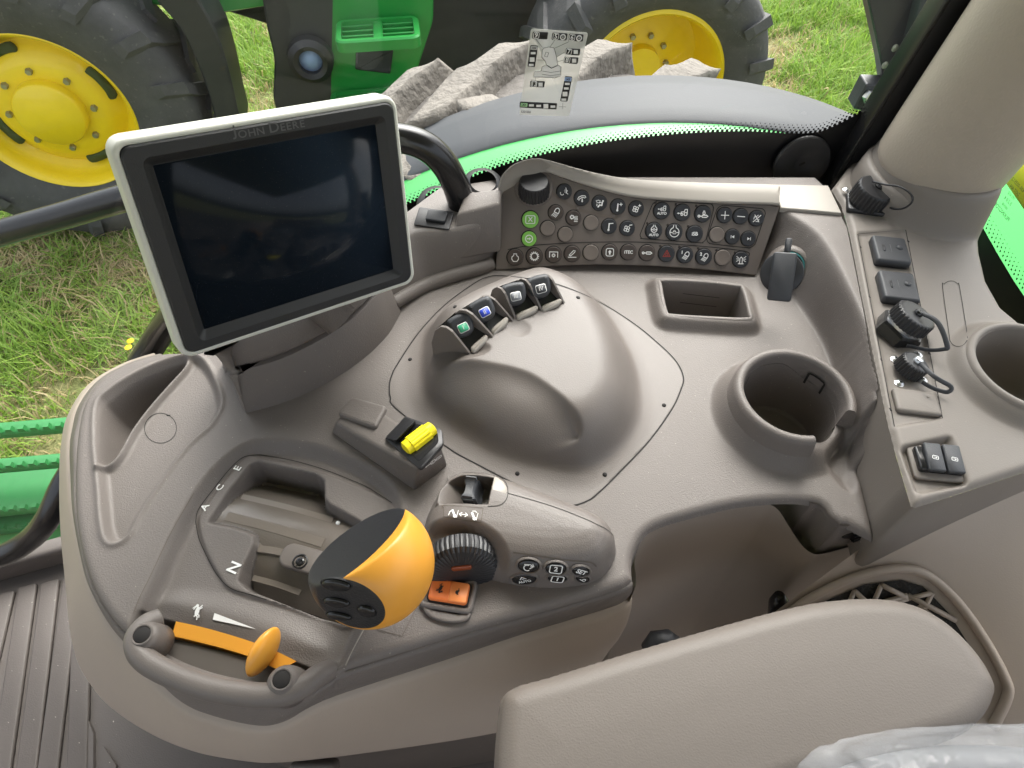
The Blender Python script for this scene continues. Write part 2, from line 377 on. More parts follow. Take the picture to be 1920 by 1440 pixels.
DOMEF = G([(808, 622), (799, 660), (797, 713), (810, 757), (850, 800), (917, 842), (983, 866), (1050, 878), (1100, 878), (1150, 850), (1182, 807), (1192, 763), (1184, 697), (1160, 640), (1120, 580), (1070, 545), (1010, 530), (950, 545), (880, 575), (835, 600)], n=4)
SCOOP = G([(800, 706, .012), (850, 694, .035), (927, 697, .042), (987, 710, .043), (1033, 740, .041), (1070, 780, .034), (1087, 813, .024), (1080, 842, .012), (1050, 855, .008), (1000, 856, .008), (933, 842, .008), (867, 807, .008), (830, 770, .008), (808, 735, .008)], n=4)
SCOOP_UP = SCOOP[:7 * 4]
SCOOP_LO = np.vstack([SCOOP[7 * 4:], SCOOP[:1]])
DIMP1 = G([(945, 622), (958, 609), (980, 608), (995, 620), (992, 634), (975, 641), (955, 635)], 0.048)
DIMP2 = G([(802, 680), (815, 660), (850, 655), (895, 666), (921, 680), (912, 694), (880, 702), (840, 701), (812, 694)], 0.030)
SLOT = ccw(G([(1240, 534), (1245, 527), (1320, 530), (1380, 537), (1392, 543), (1404, 588), (1398, 597), (1320, 594), (1262, 590), (1250, 583)], 0.011, 3))
CUPC = P(1492, 736, 0.034); CUPR = 0.0465
SPOUT = G([(1540, 862), (1570, 822), (1606, 812), (1624, 862), (1612, 908), (1594, 922), (1565, 898)], n=4)
RB = G([(690, 596), (735, 577), (800, 538), (860, 518), (925, 493), (945, 465), (975, 440), (1119, 430), (1390, 440), (1418, 505), (1482, 548), (1539, 622), (1578, 700), (1612, 800), (1646, 880)], closed=False, n=4)
RT = G([(700, 520), (748, 470), (775, 438), (858, 430), (925, 405), (960, 348), (1119, 342), (1420, 352), (1455, 384), (1470, 394), (1539, 440), (1595, 550), (1624, 644), (1640, 737), (1646, 800)], ZP, closed=False, n=4)
RBP = np.vstack([RB, [[0.7, 0.3], [0.7, 1.2], [-0.5, 1.2], [-0.35, 0.6]]]); RTP = np.vstack([RT, [[0.7, 0.3], [0.7, 1.2], [-0.5, 1.2], [-0.3, 0.62]]])
du = (P(640, 968, -.01) - P(440, 925, -.01)).normalized(); DW = Vector((-du.y, du.x)); DO = P(540, 1000, -.012)

def deck_h(X, Y, st):
    Z = np.zeros_like(X)
    # rear ramp
    db, ib = seg_dist(RB, X, Y, False)[0], seg_dist(RBP, X, Y)[1]; dt, it = seg_dist(RT, X, Y, False)[0], seg_dist(RTP, X, Y)[1]
    r = np.where(it, 1.0, np.where(ib, db / (db + dt + 1e-9), 0.0)) * ZP
    Z += blur(r, 2.2)
    # faint crown of the deck
    Z += 0.004 * np.exp(-((X - 0.02) ** 2 / 0.06 + (Y - 0.42) ** 2 / 0.03)) - 0.002
    # pen tray and deep pocket
    d = sdf(TRAY, X, Y); Z -= 0.0075 * ss(0.001, -0.007, d); Z += 0.0022 * np.exp(-((d - 0.001) / 0.0028) ** 2)
    e = sdf(POCK, X, Y); Z -= 0.043 * ss(0.0, -0.008, e)
    f = seg_dist(PEDGE, X, Y, False)[0]; Z += 0.0065 * np.exp(-(f / 0.0032) ** 2) * ss(0.004, -0.001, d)
    # lever gate
    g = sdf(GREC, X, Y); Z -= 0.0125 * ss(0.0005, -0.0135, g)
    g2 = sdf(GPLATE, X, Y); Z += 0.0030 * ss(0.0006, -0.0010, g2)
    g3 = sdf(GOPEN, X, Y); w = (X - DO.x) * DW.x + (Y - DO.y) * DW.y
    drum = -0.0165 - w * w / 0.11
    k = ss(0.0, -0.0022, g3); Z = Z * (1 - k) + drum * k
    s = sdf(SWOOSH, X, Y); Z += blur(0.0045 * ss(0.006, -0.012, s), 1.5)
    t = sdf(TRK, X, Y); k = ss(0.0, -0.003, t); Z = Z * (1 - k) + (-0.034) * k
    # pod with its dome
    d = sdf(DOMEF, X, Y); u = np.clip(-d / 0.047, 0, 1); hd = 0.051 + 0.06 * ((-0.4) * (X + 0.0) + 0.5 * (Y - 0.50))
    dome = hd * (1 - (1 - u) ** 2.3); dome += 0.004 * ss(0.022, -0.006, d); dome = blur(dome, 3.0)
    e = sdf(SCOOP, X, Y); a = seg_dist(SCOOP_UP, X, Y, False)[0]; b = seg_dist(SCOOP_LO, X, Y, False)[0]
    tt = a / (a + b + 1e-9); cut = 0.009 * np.sin(np.pi * np.clip(tt, 0, 1) ** 0.75) * (e < 0) * ss(P(800, 700, .02).x, P(900, 700, .03).x, X); dome = dome - blur(cut, 0.9)
    for q, dp, wd in ((DIMP1, 0.0022, 0.013), (DIMP2, 0.0065, 0.016)):
        e = sdf(q, X, Y); m = np.clip(-e / wd, 0, 1); dome = dome - dp * (1 - (1 - m) ** 2)
    Z += dome
    # slot collar, cup flare, spout
    d = sdf(SLOT, X, Y); Z += blur(0.012 * ss(0.016, 0.004, d), 1.2)
    rr = np.hypot(X - CUPC.x, Y - CUPC.y); Z += 0.022 * ss(CUPR + 0.026, CUPR + 0.004, rr) * (1 - 0.6 * ss(0.0, 0.03, X - CUPC.x))
    d = sdf(SPOUT, X, Y); k = ss(0.002, -0.014, d); Z = Z * (1 - k) + (-0.010) * k
    # rounded outer edge
    dd, ii = seg_dist(O1, X, Y); rr = 0.0085; q = np.clip(rr - dd, 0, rr); back = np.where((Y > 0.60) | (X > 0.33) & (Y > 0.3), 0.0, 1.0)
    Z -= np.where(ii, rr - np.sqrt(rr * rr - q * q), rr) * back
    return blur(Z, 0.65)
deck = Relief(-0.43, 0.37, 0.10, 0.69, 0.0013, deck_h)
BV = deck.bvh()
X, Y = deck.X, deck.Y
inO = seg_dist(O1, X, Y)[1]; inPod = seg_dist(POD, X, Y)[1]
cupE = np.array([(CUPC.x + (CUPR - 0.001) * math.cos(R(a)), CUPC.y + (CUPR - 0.001) * math.sin(R(a))) for a in range(0, 360, 6)])
SLOTH = SLOT
inC = seg_dist(cupE, X, Y)[1]; inS = seg_dist(SLOTH, X, Y)[1]

console = thing('side_console', 'taupe moulded side console with pen tray, domed pod and lever gate', 'console', P(600, 900))
inDrum = sdf(GOPEN, X, Y) < -.0030
deck_o = deck.part('deck', TAUPE, console, inO & ~inC & ~inS & ~inPod & ~inDrum, (O1, cupE, SLOTH))
deck.part('gate_drum', DRUM, console, inDrum)
pod_o = deck.part('dome_cover', MTAUPE, console, inPod)

def wall(name, top, zb, m, parent, out=None, rows=6, close=False, bulge=0.0):   # upright skin under an edge: top [(x,y,z)], bottom depth zb
    p = [Vector(q) for q in top]; n = len(p); V = []; Fc = []
    for r in range(rows + 1):
        t = r / rows
        for i, c in enumerate(p):
            tg = (p[(i + 1) % n if close else min(i + 1, n - 1)] - p[i - 1 if close else max(i - 1, 0)]); nn = Vector((tg.y, -tg.x, 0)).normalized()
            z = zb[i] if hasattr(zb, '__len__') else zb
            o = (out[i] if hasattr(out, '__len__') else (out or 0.0)) * t + bulge * math.sin(math.pi * t)
            V.append(Vector((c.x + nn.x * o, c.y + nn.y * o, c.z + (z - c.z) * t)))
    for r in range(rows):
        for i in range(n if close else n - 1):
            j = (i + 1) % n; Fc.append((r * n + i, (r + 1) * n + i, (r + 1) * n + j, r * n + j))
    return link(name, md(name, V, Fc, m), parent)
# brown band under the deck rim and the flared beige lower skin
SK = [((300, 657), (292, 668), (280, 690)), ((245, 672), (236, 686), (225, 712)), ((190, 702), (181, 718), (170, 752)), ((155, 745), (147, 765), (143, 812)), ((140, 790), (136, 812), (137, 862)), ((134, 820), (133, 848), (136, 920)), ((134, 870), (136, 905), (135, 985)), ((134, 950), (143, 962), (137, 1060)), ((155, 1065), (160, 1045), (140, 1140)), ((175, 1115), (177, 1100), (147, 1227)), ((205, 1160), (207, 1162), (185, 1293)), ((240, 1195), (240, 1207), (233, 1337)), ((290, 1235), (283, 1262), (300, 1377)), ((370, 1268), (340, 1316), (367, 1403)), ((460, 1287), (400, 1342), (430, 1416)), ((540, 1290), (483, 1360), (500, 1423)), ((596, 1284), (533, 1352), (555, 1421)), ((625, 1267), (583, 1324), (612, 1415)), ((650, 1252), (650, 1297), (690, 1405)), ((850, 1190), (850, 1232), (850, 1382)), ((975, 1155), (975, 1190), (960, 1360)), ((1100, 1120), (1100, 1152), (1060, 1320)), ((1170, 1098), (1165, 1130), (1100, 1250)), ((1188, 1085), (1178, 1110), (1110, 1230))]
SKT = spline([(P(*a).x, P(*a).y, -.0072) for a, b, c in SK], 5); SKB = spline([tuple(P(*b, -.05)) for a, b, c in SK], 5); SKC = spline([tuple(P(*c, -.22)) for a, b, c in SK], 5)
def loft(name, rows, m, parent):
    n = len(rows[0]); V = [tuple(p) for r in rows for p in r]; Fc = []
    for k in range(len(rows) - 1):
        for i in range(n - 1): Fc.append((k * n + i, (k + 1) * n + i, (k + 1) * n + i + 1, k * n + i + 1))
    return link(name, md(name, V, Fc, m), parent)
def mixr(a, b, t, out=0.0):
    r = a * (1 - t) + b * t; tg = np.gradient(r, axis=0); nn = np.stack([tg[:, 1], -tg[:, 0], 0 * tg[:, 0]], 1); nn /= np.linalg.norm(nn, axis=1)[:, None] + 1e-9; return r + nn * out
loft('rim_band', [mixr(SKT, SKT, 0, -.010) + np.array([0, 0, -.012]), mixr(SKT, SKT, 0, -.003) + np.array([0, 0, -.003])] + [mixr(SKT, SKB, t, .003 * math.sin(math.pi * t)) for t in (0, .2, .4, .6, .8, .93, 1)] + [SKB - np.array([0, 0, .004])], TAUPE, console)
loft('lower_skin', [mixr(SKB, SKC, 0, -.004) , mixr(SKB, SKC, .01, .003)] + [mixr(SKB, SKC, t, .003 + .010 * math.sin(math.pi * t ** .8)) for t in (.05, .15, .3, .45, .6, .75, .9, 1)], BEIGE, console)
# ------------------------------------------------------------------ cup holder, storage slot
UPY = Vector((0, 1, 0)); UPZ = Vector((0, 0, 1))
def ang_of(px, py, z, c): p = P(px, py, z); return math.degrees(math.atan2(p.y - c.y, p.x - c.x))
cup = thing('cup_holder', 'round taupe cup holder with notched rim on the console beside the socket strip', 'cup holder', CUPC)
a_lo, a_hi = ang_of(1532, 842, .03, CUPC), ang_of(1598, 776, .03, CUPC)
r0 = CUPR
prof = [(r0 + .026, -.012), (r0 + .017, .0), (r0 + .0125, .012), (r0 + .010, .028), (r0 + .0085, .0325), (r0 + .006, .0345), (r0 + .003, .0345), (r0 + .001, .033), (r0, .030), (r0 - .001, .0), (r0 - .004, -.052)]
link('rim_wall', lathe('rim_wall', prof, TAUPE, 72, a_hi, a_lo + 360, 60), cup, Matrix.Translation((CUPC.x, CUPC.y, 0)))
prof2 = [(r0 + .012, -.004), (r0 + .004, .004), (r0 + .001, .004), (r0 - .001, -.004), (r0 - .004, -.052)]
link('notch_sill', lathe('notch_sill', prof2, TAUPE, 16, a_lo, a_hi, 60), cup, Matrix.Translation((CUPC.x, CUPC.y, 0)))
link('cup_floor', lathe('cup_floor', [(0.0001, -.050), (r0 - .007, -.050), (r0 - .005, -.049), (r0 - .003, -.045)], TAUPE, 56), cup, Matrix.Translation((CUPC.x, CUPC.y, 0)))
for sgn, aa in ((1, a_lo), (-1, a_hi)):       # end faces of the open rim
    q = [(r, z) for r, z in prof if z > -.02]; c, s = math.cos(R(aa)), math.sin(R(aa))
    V = [(CUPC.x + r * c, CUPC.y + r * s, z) for r, z in q]; link('rim_end', md('rim_end', V, [tuple(range(len(V)))], TAUPE, False), cup)
def cup_mark(pts, name='slot_mark'):          # moulded slots on the inner wall
    path = []
    for az, z in pts: path.append(Vector((CUPC.x + (r0 - .0016) * math.cos(R(az)), CUPC.y + (r0 - .0016) * math.sin(R(az)), z)))
    nr = [Vector((CUPC.x - p.x, CUPC.y - p.y, 0)).normalized() for p in path]
    V, Fc = strip(path, nr, .0022, .0006); link(name, md(name, V, Fc, SEAM, False), cup)
cup_mark([(52, .004), (52, .018), (51, .0195)]); cup_mark([(51, .0195), (45, .0198), (38, .0198), (30, .0195)]); cup_mark([(30, .0195), (29, .018), (29, .004)])
cup_mark([(140, .022), (140, .010)])

slot = thing('storage_slot', 'rectangular storage slot with a raised lip below the keypad', 'storage slot', P(1320, 562))
def ringwall(name, rings, m, parent, floor=True):
    n = len(rings[0]); V = [p for r in rings for p in r]; Fc = []
    for k in range(len(rings) - 1):
        for i in range(n): j = (i + 1) % n; Fc.append((k * n + i, (k + 1) * n + i, (k + 1) * n + j, k * n + j))
    if floor: Fc.append(tuple(range((len(rings) - 1) * n, len(rings) * n)))
    return link(name, autosmooth(md(name, V, Fc, m), 50), parent)
rings = []
for ins, z in ((-.0052, .0085), (-.0035, .0118), (-.001, .0126), (.0006, .0118), (.0014, .0095), (.003, -.03), (.005, -.066)):
    q = offset_poly(SLOT, ins); rings.append([(x, y, z) for x, y in q])
ringwall('slot_liner', rings, TAUPE, slot)
for dz in (-.006, -.020):                     # two moulded lines on the far wall
    a = P(1262, 533, .011); b = P(1372, 541, .011); u = (b - a)
    V, Fc = strip([a + Vector((.012, -.004, dz - .004)), b + Vector((-.012, -.004, dz - .004))], Vector((0, -1, .05)), .0009, .0006)
    link('moulded_line', md('moulded_line', V, Fc, SEAM, False), slot)

# ------------------------------------------------------------------ keypad
KL, KR = P(929, 506, 0.001), P(1418, 516, 0.001)
ku = (KR - KL).normalized(); kb = Vector((-ku.y, ku.x, 0)); TILT = R(49)
kv = (kb * math.cos(TILT) + UPZ * math.sin(TILT)).normalized(); kn = ku.cross(kv).normalized()
def K(px, py, lift=0.0): return PN(px, py, KL + kn * lift, kn)
def kuv(px, py): q = K(px, py) - KL; return (q.dot(ku), q.dot(kv))
KM = frame(KL, kn, kv)
keypad = thing('button_keypad', 'tilted taupe keypad of round icon buttons under a pale ledge', 'keypad', KL)
k_top = [(939, 376), (946, 350), (960, 328), (978, 315), (1000, 309), (1025, 322), (1087, 344), (1150, 362.5), (1212, 373), (1337, 381), (1440, 384)]
k_rest = [(1462, 389), (1418, 516), (1306, 504), (1212, 498), (1119, 496), (1056, 498), (929, 506)]
kout = spline([kuv(*q) for q in k_top], 4).tolist() + [kuv(*q) for q in k_rest]
link('panel', slab('panel', kout, [(0, -.016), (0, -.001), (.0008, 0)], DTAUPE, ang=40), keypad, KM)
# pale ledge over the keypad
lo = spline([tuple(K(*q)) for q in k_top + [(1459, 386)]], 4)
up = spline([tuple(P(q[0], q[1], z)) for q, z in (((934, 349), .078), ((941, 330), .090), ((955, 314), .099), ((975, 303), .104), ((1003, 297), .106), ((1030, 301), .100), ((1090, 318), .090), ((1150, 331), .082), ((1212, 338), .078), ((1337, 343), .074), ((1447, 346), .073), ((1462, 352), .072))], 4)
n = min(len(lo), len(up)); V = []; Fc = []
lo = lo[np.linspace(0, len(lo) - 1, n).round().astype(int)]; up = up[np.linspace(0, len(up) - 1, n).round().astype(int)]
KN = np.array(kn); KV = np.array(kv)
rows = [lo - KN * .006, lo + KN * .0022, lo + KN * .0035 + KV * .0012, lo + KN * .0034 + KV * .003, lo * .55 + up * .45 + np.array([0, 0, .0022]), up + np.array([0, -.002, .001]), up, up + np.array([0, .002, -.02]), up + np.array([0, .004, -.06])]
for r in rows: V += r.tolist()
for k in range(len(rows) - 1):
    for i in range(n - 1): Fc.append((k * n + i, k * n + i + 1, (k + 1) * n + i + 1, (k + 1) * n + i))
link('pale_ledge', md('pale_ledge', V, Fc, LBEIGE), keypad)
def kline(pts, wd=.0009, closed=False, m=SEAM2, name='groove_line', nn=5, lift=.0003):
    q = spline(pts, nn, closed)
    if closed: q = np.vstack([q, q[:1]])
    V, Fc = strip([K(*p) for p in q], kn, wd, lift); link(name, md(name, V, Fc, m, False), keypad)
def rgroup(c, r):                             # rounded outline through four corner pixels
    out = []; m = len(c)
    for i in range(m):
        a, b, d = np.array(c[i - 1], float), np.array(c[i], float), np.array(c[(i + 1) % m], float)
        ua = (a - b) / np.linalg.norm(a - b); ud = (d - b) / np.linalg.norm(d - b)
        for t in (0, .25, .5, .75, 1): out.append(tuple(b + ua * r * (1 - t) ** 2 + ud * r * t ** 2))
    return out
kline(rgroup([(1226, 376), (1340, 383), (1322, 456), (1197, 447)], 12), closed=True, m=SEAM, nn=2)
kline(rgroup([(1347, 384), (1438, 392), (1413, 466), (1322, 456)], 14), closed=True, m=SEAM, nn=2)
kline([(952, 468), (990, 461), (1060, 456), (1120, 454), (1200, 454), (1280, 459), (1350, 465), (1400, 472), (1404, 480)], m=SEAM)
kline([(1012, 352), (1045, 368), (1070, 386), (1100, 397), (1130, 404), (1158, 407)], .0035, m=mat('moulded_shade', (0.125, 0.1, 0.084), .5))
for q in ((1083, 390), (1150, 404)):
    link('indicator_lens', slab('indicator_lens', ell(.002, .003, 12), [(0, 0), (.0004, .0006)], DTAUPE), keypad, frame(K(*q), kn, kv))

def spokes(ink, x, y, r0_, r1, n, w, a0=0):
    for k in range(n):
        a = R(a0 + 360 * k / n); ink.line([(x + r0_ * math.cos(a), y + r0_ * math.sin(a)), (x + r1 * math.cos(a), y + r1 * math.sin(a))], w)
def i_gear(x=0, y=0, r=.42, n=12):
    k = Ink(); k.circ(x, y, r, .13); spokes(k, x, y, r, r * 1.35, n, .13); return k
def i_lamp(ink, x=0.1, y=.08, s=1.0, a=-25):
    c, d = math.cos(R(a)), math.sin(R(a)); T = lambda q: (x + s * (q[0] * c - q[1] * d), y + s * (q[0] * d + q[1] * c))
    arc = [T((.26 * math.cos(R(t)) , .1 + .34 * math.sin(R(t)))) for t in range(0, 181, 20)]
    ink.line(arc + [T((-.26, -.12)), T((.26, -.12)), T((.26, .1))], .1)
    for i in range(4): ink.line([T((-.24 + i * .16, -.24)), T((-.34 + i * .16, -.62))], .08)
    return ink
def i_tractor(ink, x=0, y=0, s=1.0):
    T = lambda a, b: (x + a * s, y + b * s)
    ink.circ(*T(.28, -.18), .2 * s, .1 * s); ink.circ(*T(-.2, -.24), .13 * s, .1 * s)
    ink.line([T(.48, -.05), T(.48, .42), T(.18, .40), T(.10, .1), T(-.3, .06), T(-.32, -.12)], .1 * s)
    ink.line([T(-.34, -.1), T(-.75, -.1)], .09 * s); ink.fill([T(-.85, -.1), T(-.62, .03), T(-.62, -.23)]); return ink
def i_fan(ink, s=1.0):
    for k in range(4):
        a = R(90 * k + 30); ink.circ(.24 * s * math.cos(a) - .08, .24 * s * math.sin(a) - .06, .17 * s, .1)
    return ink
def i_cyl(ink, y=0.0):
    ink.circ(-.5, y, .12, .11); ink.line([(-.36, y), (-.1, y)], .12); ink.line([(-.1, y - .13), (.42, y - .13), (.62, y), (.42, y + .13), (-.1, y + .13)], .12, True); return ink
def i_axle(ink, y=0.0, s=1.0):
    ink.circ(0, y, .42 * s, .1, a0=110, a1=430); ink.line([(-.14 * s, y + .4 * s), (-.1 * s, y + .62 * s)], .09); ink.line([(.14 * s, y + .4 * s), (.1 * s, y + .62 * s)], .09)
    ink.line([(-.13 * s, y - .14 * s), (.13 * s, y - .14 * s), (.13 * s, y + .04 * s), (-.13 * s, y + .04 * s)], .08, True); ink.circ(0, y + .08 * s, .09 * s, .06, 10, 0, 180)
    ink.line([(-.36 * s, y), (-.2 * s, y - .05)], .1); ink.line([(.36 * s, y), (.2 * s, y - .05)], .1); return ink
def icon(kind):
    k = Ink()
    if kind == 'voice': k.circ(-.28, -.2, .24, .1, 12, 150, 330); k.circ(0, 0, .12, .06, 8, -60, 90); k.circ(.02, .02, .25, .06, 8, -50, 80); k.line([(.2, .52), (.28, .2), (.44, .12), (.3, .0), (.34, -.2), (.5, -.3)], .09)
    elif kind == 'hangup': k.line([(-.55, -.16), (-.4, .12), (0, .3), (.42, .3), (.56, .1), (.4, .02), (.1, .1), (-.28, -.1), (-.36, -.3)], .1, True); k.line([(.06, -.1), (.06, -.4)], .12); k.fill([(.06, -.58), (-.1, -.36), (.22, -.36)])
    elif kind == 'air': k.line([(-.5, .3), (-.2, .38), (.08, .3), (-.06, .06), (-.34, .06)], .08, True); k.dot(.44, .28, .12); k.line([(.36, .12), (.3, -.3), (.0, -.26), (-.2, -.52)], .18); k.line([(-.36, -.12), (-.36, -.36)], .1); k.line([(-.1, 0), (.2, .12)], .1)
    elif kind == 'temp+': k.line([(-.08, -.5), (-.02, .36)], .17); k.dot(-.09, -.48, .15); k.line([(.2, .3), (.56, .33)], .1); k.line([(.36, .5), (.4, .12)], .1)
    elif kind == 'temp-': k.line([(-.08, -.5), (-.02, .36)], .17); k.dot(-.09, -.48, .15); k.line([(.1, .36), (.5, .4)], .11)
    elif kind == 'fan+': i_fan(k); k.line([(.28, .4), (.6, .43)], .09); k.line([(.42, .58), (.46, .26)], .09)
    elif kind == 'fan-': i_fan(k); k.line([(.25, .42), (.6, .48)], .1)
    elif kind == 'autotractor': i_tractor(k, .08, .28, .75); k.text('AUTO', .42, 0, -.32, .012)
    elif kind == 'tractor': i_tractor(k, .12, 0, .95)
    elif kind == 'lockcyl': i_cyl(k, -.28); k.circ(.1, .1, .14, .09); k.circ(.1, .28, .1, .08, 10, 0, 180)
    elif kind == 'plus': k.line([(-.5, 0), (.5, 0)], .1); k.line([(0, -.5), (0, .5)], .1)
    elif kind == 'minus': k.line([(-.5, .02), (.5, -.04)], .1)
    elif kind == 'mute': k.line([(-.45, -.45), (.5, .42)], .1); k.line([(-.3, .45), (.3, -.45)], .1); k.line([(-.4, -.1), (-.35, .2), (-.1, .2), (.15, .42)], .09); k.line([(-.1, -.4), (.2, -.4), (.28, -.1)], .09)
    elif kind == 'lamp': i_lamp(k, .12, .1, 1.15)
    elif kind == 'lamp1': i_lamp(k, .18, .02, .95); k.text('1', .55, -.42, .32, .02)
    elif kind == 'lamp2': i_lamp(k, .18, .02, .95); k.text('2', .55, -.42, .32, .02)
    elif kind == 'gearheat':
        k = i_gear(-.2, .12, .2, 7)
        for i in range(3): k.line([(.16 + i * .16, -.3), (.22 + i * .16, -.1), (.14 + i * .16, .05), (.2 + i * .16, .25)], .08)
        k.line([(.1, -.45), (.55, -.45)], .09)
    elif kind == 'autoaxle': i_axle(k, .18, .85); k.text('AUTO', .42, 0, -.5, .012)
    elif kind == 'axle': i_axle(k, -.02, 1.35)
    elif kind == 'isb': k.text('iSB', .62, 0, 0, .014)
    elif kind == 'prev': k.line([(-.24, -.18), (-.24, .18)], .09); k.fill([(-.18, 0), (.2, -.2), (.2, .2)])
    elif kind == 'next': k.line([(.24, -.18), (.24, .18)], .09); k.fill([(.18, 0), (-.2, .2), (-.2, -.2)])
    elif kind == 'x': k.line([tuple(q) for q in rrect(1.1, .9, .14)], .1, True); k.text('X', .72, 0, 0, .02)
    elif kind == 'arrow': k.circ(0, 0, .48, .12); k.line([(-.28, 0), (.1, 0)], .13); k.fill([(.3, 0), (.02, .2), (.02, -.2)])
    elif kind == 'engine': k.line([(-.2, .42), (.2, .42), (.18, .22), (.4, .05), (.42, -.22), (.22, -.5), (-.22, -.5), (-.42, -.22), (-.4, .05), (-.18, .22)], .1, True)
    elif kind == 'gear': k = i_gear(0, 0, .4, 14)
    elif kind == 'pto': k = i_gear(0, -.08, .15, 8); k.line([(-.5, -.32), (-.5, .34), (.52, .34), (.52, -.32)], .1)
    elif kind == 'hitch': k.line([(-.5, -.42), (.5, -.42)], .1); k.line([(-.42, -.2), (.15, .42), (.36, .4), (.3, .2), (-.22, -.28)], .09, True); k.dot(-.3, -.2, .07)
    elif kind == 'field': k.line([tuple(q) for q in rrect(.95, .95, .22)], .09, True); k.fill([(0, .3), (-.24, 0), (-.1, 0), (-.1, -.3), (.1, -.3), (.1, 0), (.24, 0)])
    elif kind == 'itec': k.text('iTEC', .55, 0, 0, .014)
    elif kind == 'cyl': i_cyl(k, 0)
    elif kind == 'hazard': k.line([(-.45, -.34), (.45, -.34), (0, .44)], .09, True); k.line([(-.2, -.2), (.2, -.2), (0, .16)], .08, True)
    elif kind == 'beacon':
        k.line([(-.32, -.5), (.32, -.5)], .1); k.line([(-.16, -.44), (-.16, .16), (0, .34), (.16, .16), (.16, -.44)], .09)
        for a in (-25, 0, 25):
            for s in (-1, 1): k.line([(s * (.28 + .02 * abs(a) / 25), .06 + .3 * math.sin(R(a))), (s * .58, .1 + .75 * math.sin(R(a)))], .07)
    return k
BTNS = [((1057.8, 359.7), 28.5, 'b', 'voice'), ((1090.6, 371.6), 28.5, 'b', 'hangup'), ((1124, 381), 28.5, 'b', 'air'), ((1158.4, 387.8), 28.5, 'b', 'temp+'), ((1192.5, 391.6), 28.5, 'b', 'fan+'),
 ((1240.6, 395.6), 31, 'b', 'autotractor'), ((1279, 398.8), 31, 'b', 'tractor'), ((1317.5, 401.3), 31, 'b', 'lockcyl'), ((1358.4, 403.8), 29, 'b', 'plus'), ((1388.4, 406), 29, 'b', 'minus'), ((1418, 409.7), 29, 'b', 'mute'),
 ((994.4, 411.9), 32, 'g', 'x'), ((1042, 398.8), 28.5, 'n', 'lamp'), ((1075, 409), 28.5, 'n', 'gearheat'), ((1108.4, 418), 28.5, 't', None), ((1142, 424.4), 28.5, 'b', 'temp-'), ((1176, 428.4), 28.5, 'b', 'fan-'),
 ((1225.6, 433), 31, 'b', 'autoaxle'), ((1263.8, 435.3), 31, 'b', 'axle'), ((1301.9, 438.8), 31, 'b', 'isb'), ((1343.8, 440.3), 29, 't', None), ((1373, 444), 28, 'b', 'prev'), ((1402.8, 447.8), 28, 'b', 'next'),
 ((992, 447.8), 28.5, 'g', 'arrow'), ((1027, 428.4), 28.5, 't', None), ((1060, 439.7), 28.5, 't', None),
 ((966, 482.5), 31, 'n', 'engine'), ((1002, 480.6), 31, 'n', 'gear'), ((1037.8, 477.5), 30.5, 'n', 'pto'), ((1072.8, 476), 30.5, 'n', 'hitch'), ((1107.8, 473.8), 30, 't', None), ((1143, 473), 30, 'n', 'field'), ((1178, 473), 30, 'n', 'itec'), ((1212.8, 474.4), 30, 'n', 'cyl'),
 ((1249.4, 476), 30.5, 'b', 'hazard'), ((1284, 478.4), 30.5, 'b', 'lamp1'), ((1319.4, 481.6), 30.5, 'b', 'lamp2'), ((1354.4, 483), 30, 't', None), ((1388.4, 487), 30.5, 'b', 'beacon')]
def btn_mesh(m):
    return slab('button', ell(1, 1, 28), [(0, 0), (0, .16), (.05, .215), (.11, .225), (.35, .19), (.7, .17)], m)
bm_ = {k: btn_mesh(m) for k, m in (('b', BTN), ('n', BBTN), ('t', TBTN), ('g', GBTN))}
ringm = slab('button_gap_shade', ell(1, 1, 28), [(0, 0), (.01, .004)], SEAM, bottom=False)
for (px, py), dia, kd, ic in BTNS:
    c = K(px, py); dep = (c - CAM).dot(Vector((0, cp, -sp))); r = dia / 2 * dep / F * 0.97
    M = frame(c, kn, kv)
    link('button_gap_shade', ringm, keypad, M @ Matrix.Translation((-.0003, .0004, .0001)) @ Matrix.Diagonal((r * 1.09, r * 1.09, r * 1.09, 1)))  # dark gap, shifted up-left to paint the crescent of shade round the button
    b = link('button', bm_[kd], keypad, M @ Matrix.Diagonal((r, r, r, 1)))
    if ic:
        col = REDP if ic == 'hazard' else WHITE
        link('icon', icon(ic).mesh('icon', col, 1.0, .242), b, M @ Matrix.Diagonal((r, r, r, 1)))
for q in ((1053, 323), (1176, 330), (1298, 340), (1005, 443), (1127, 453), (1250, 461), (1083, 578), (1197, 585), (1309, 593), (1420, 605), (1530, 618)):
    px, py = 900 + q[0] / 3.2, 280 + q[1] / 3.2
    link('indicator_light', slab('indicator_light', ell(.0016, .0016, 12), [(0, 0), (.0003, .0004)], mat('indicator_lens', (.03, .022, .018), .3)), keypad, frame(K(px, py), kn, kv))
# round encoder knob at the keypad's corner
ka = Vector((.0, -.16, .98)).normalized(); kc = K(1001, 357) + ka * -.004
def ribbed(name, r, h, nrib, m, dr=.0009, bev=.0012, flare=.0015):
    n = nrib * 4; V = []; Fc = []
    prof_ = [(flare, 0, 1), (0, h * .88, 1), (-bev * .4, h * .95, .4), (-bev, h, 0), (-r * .25, h + .0001, 0)]
    for dv, z, k in prof_:
        for i in range(n):
            a = 2 * math.pi * i / n; rr = r + dv + (dr if i % 4 in (0, 1) else -dr) * k * .5; V.append((rr * math.cos(a), rr * math.sin(a), z))
    for k in range(len(prof_) - 1):
        for i in range(n): j = (i + 1) % n; Fc.append((k * n + i, k * n + j, (k + 1) * n + j, (k + 1) * n + i))
    Fc.append(tuple(range((len(prof_) - 1) * n, len(prof_) * n)))
    return autosmooth(md(name, V, Fc, m), 25)
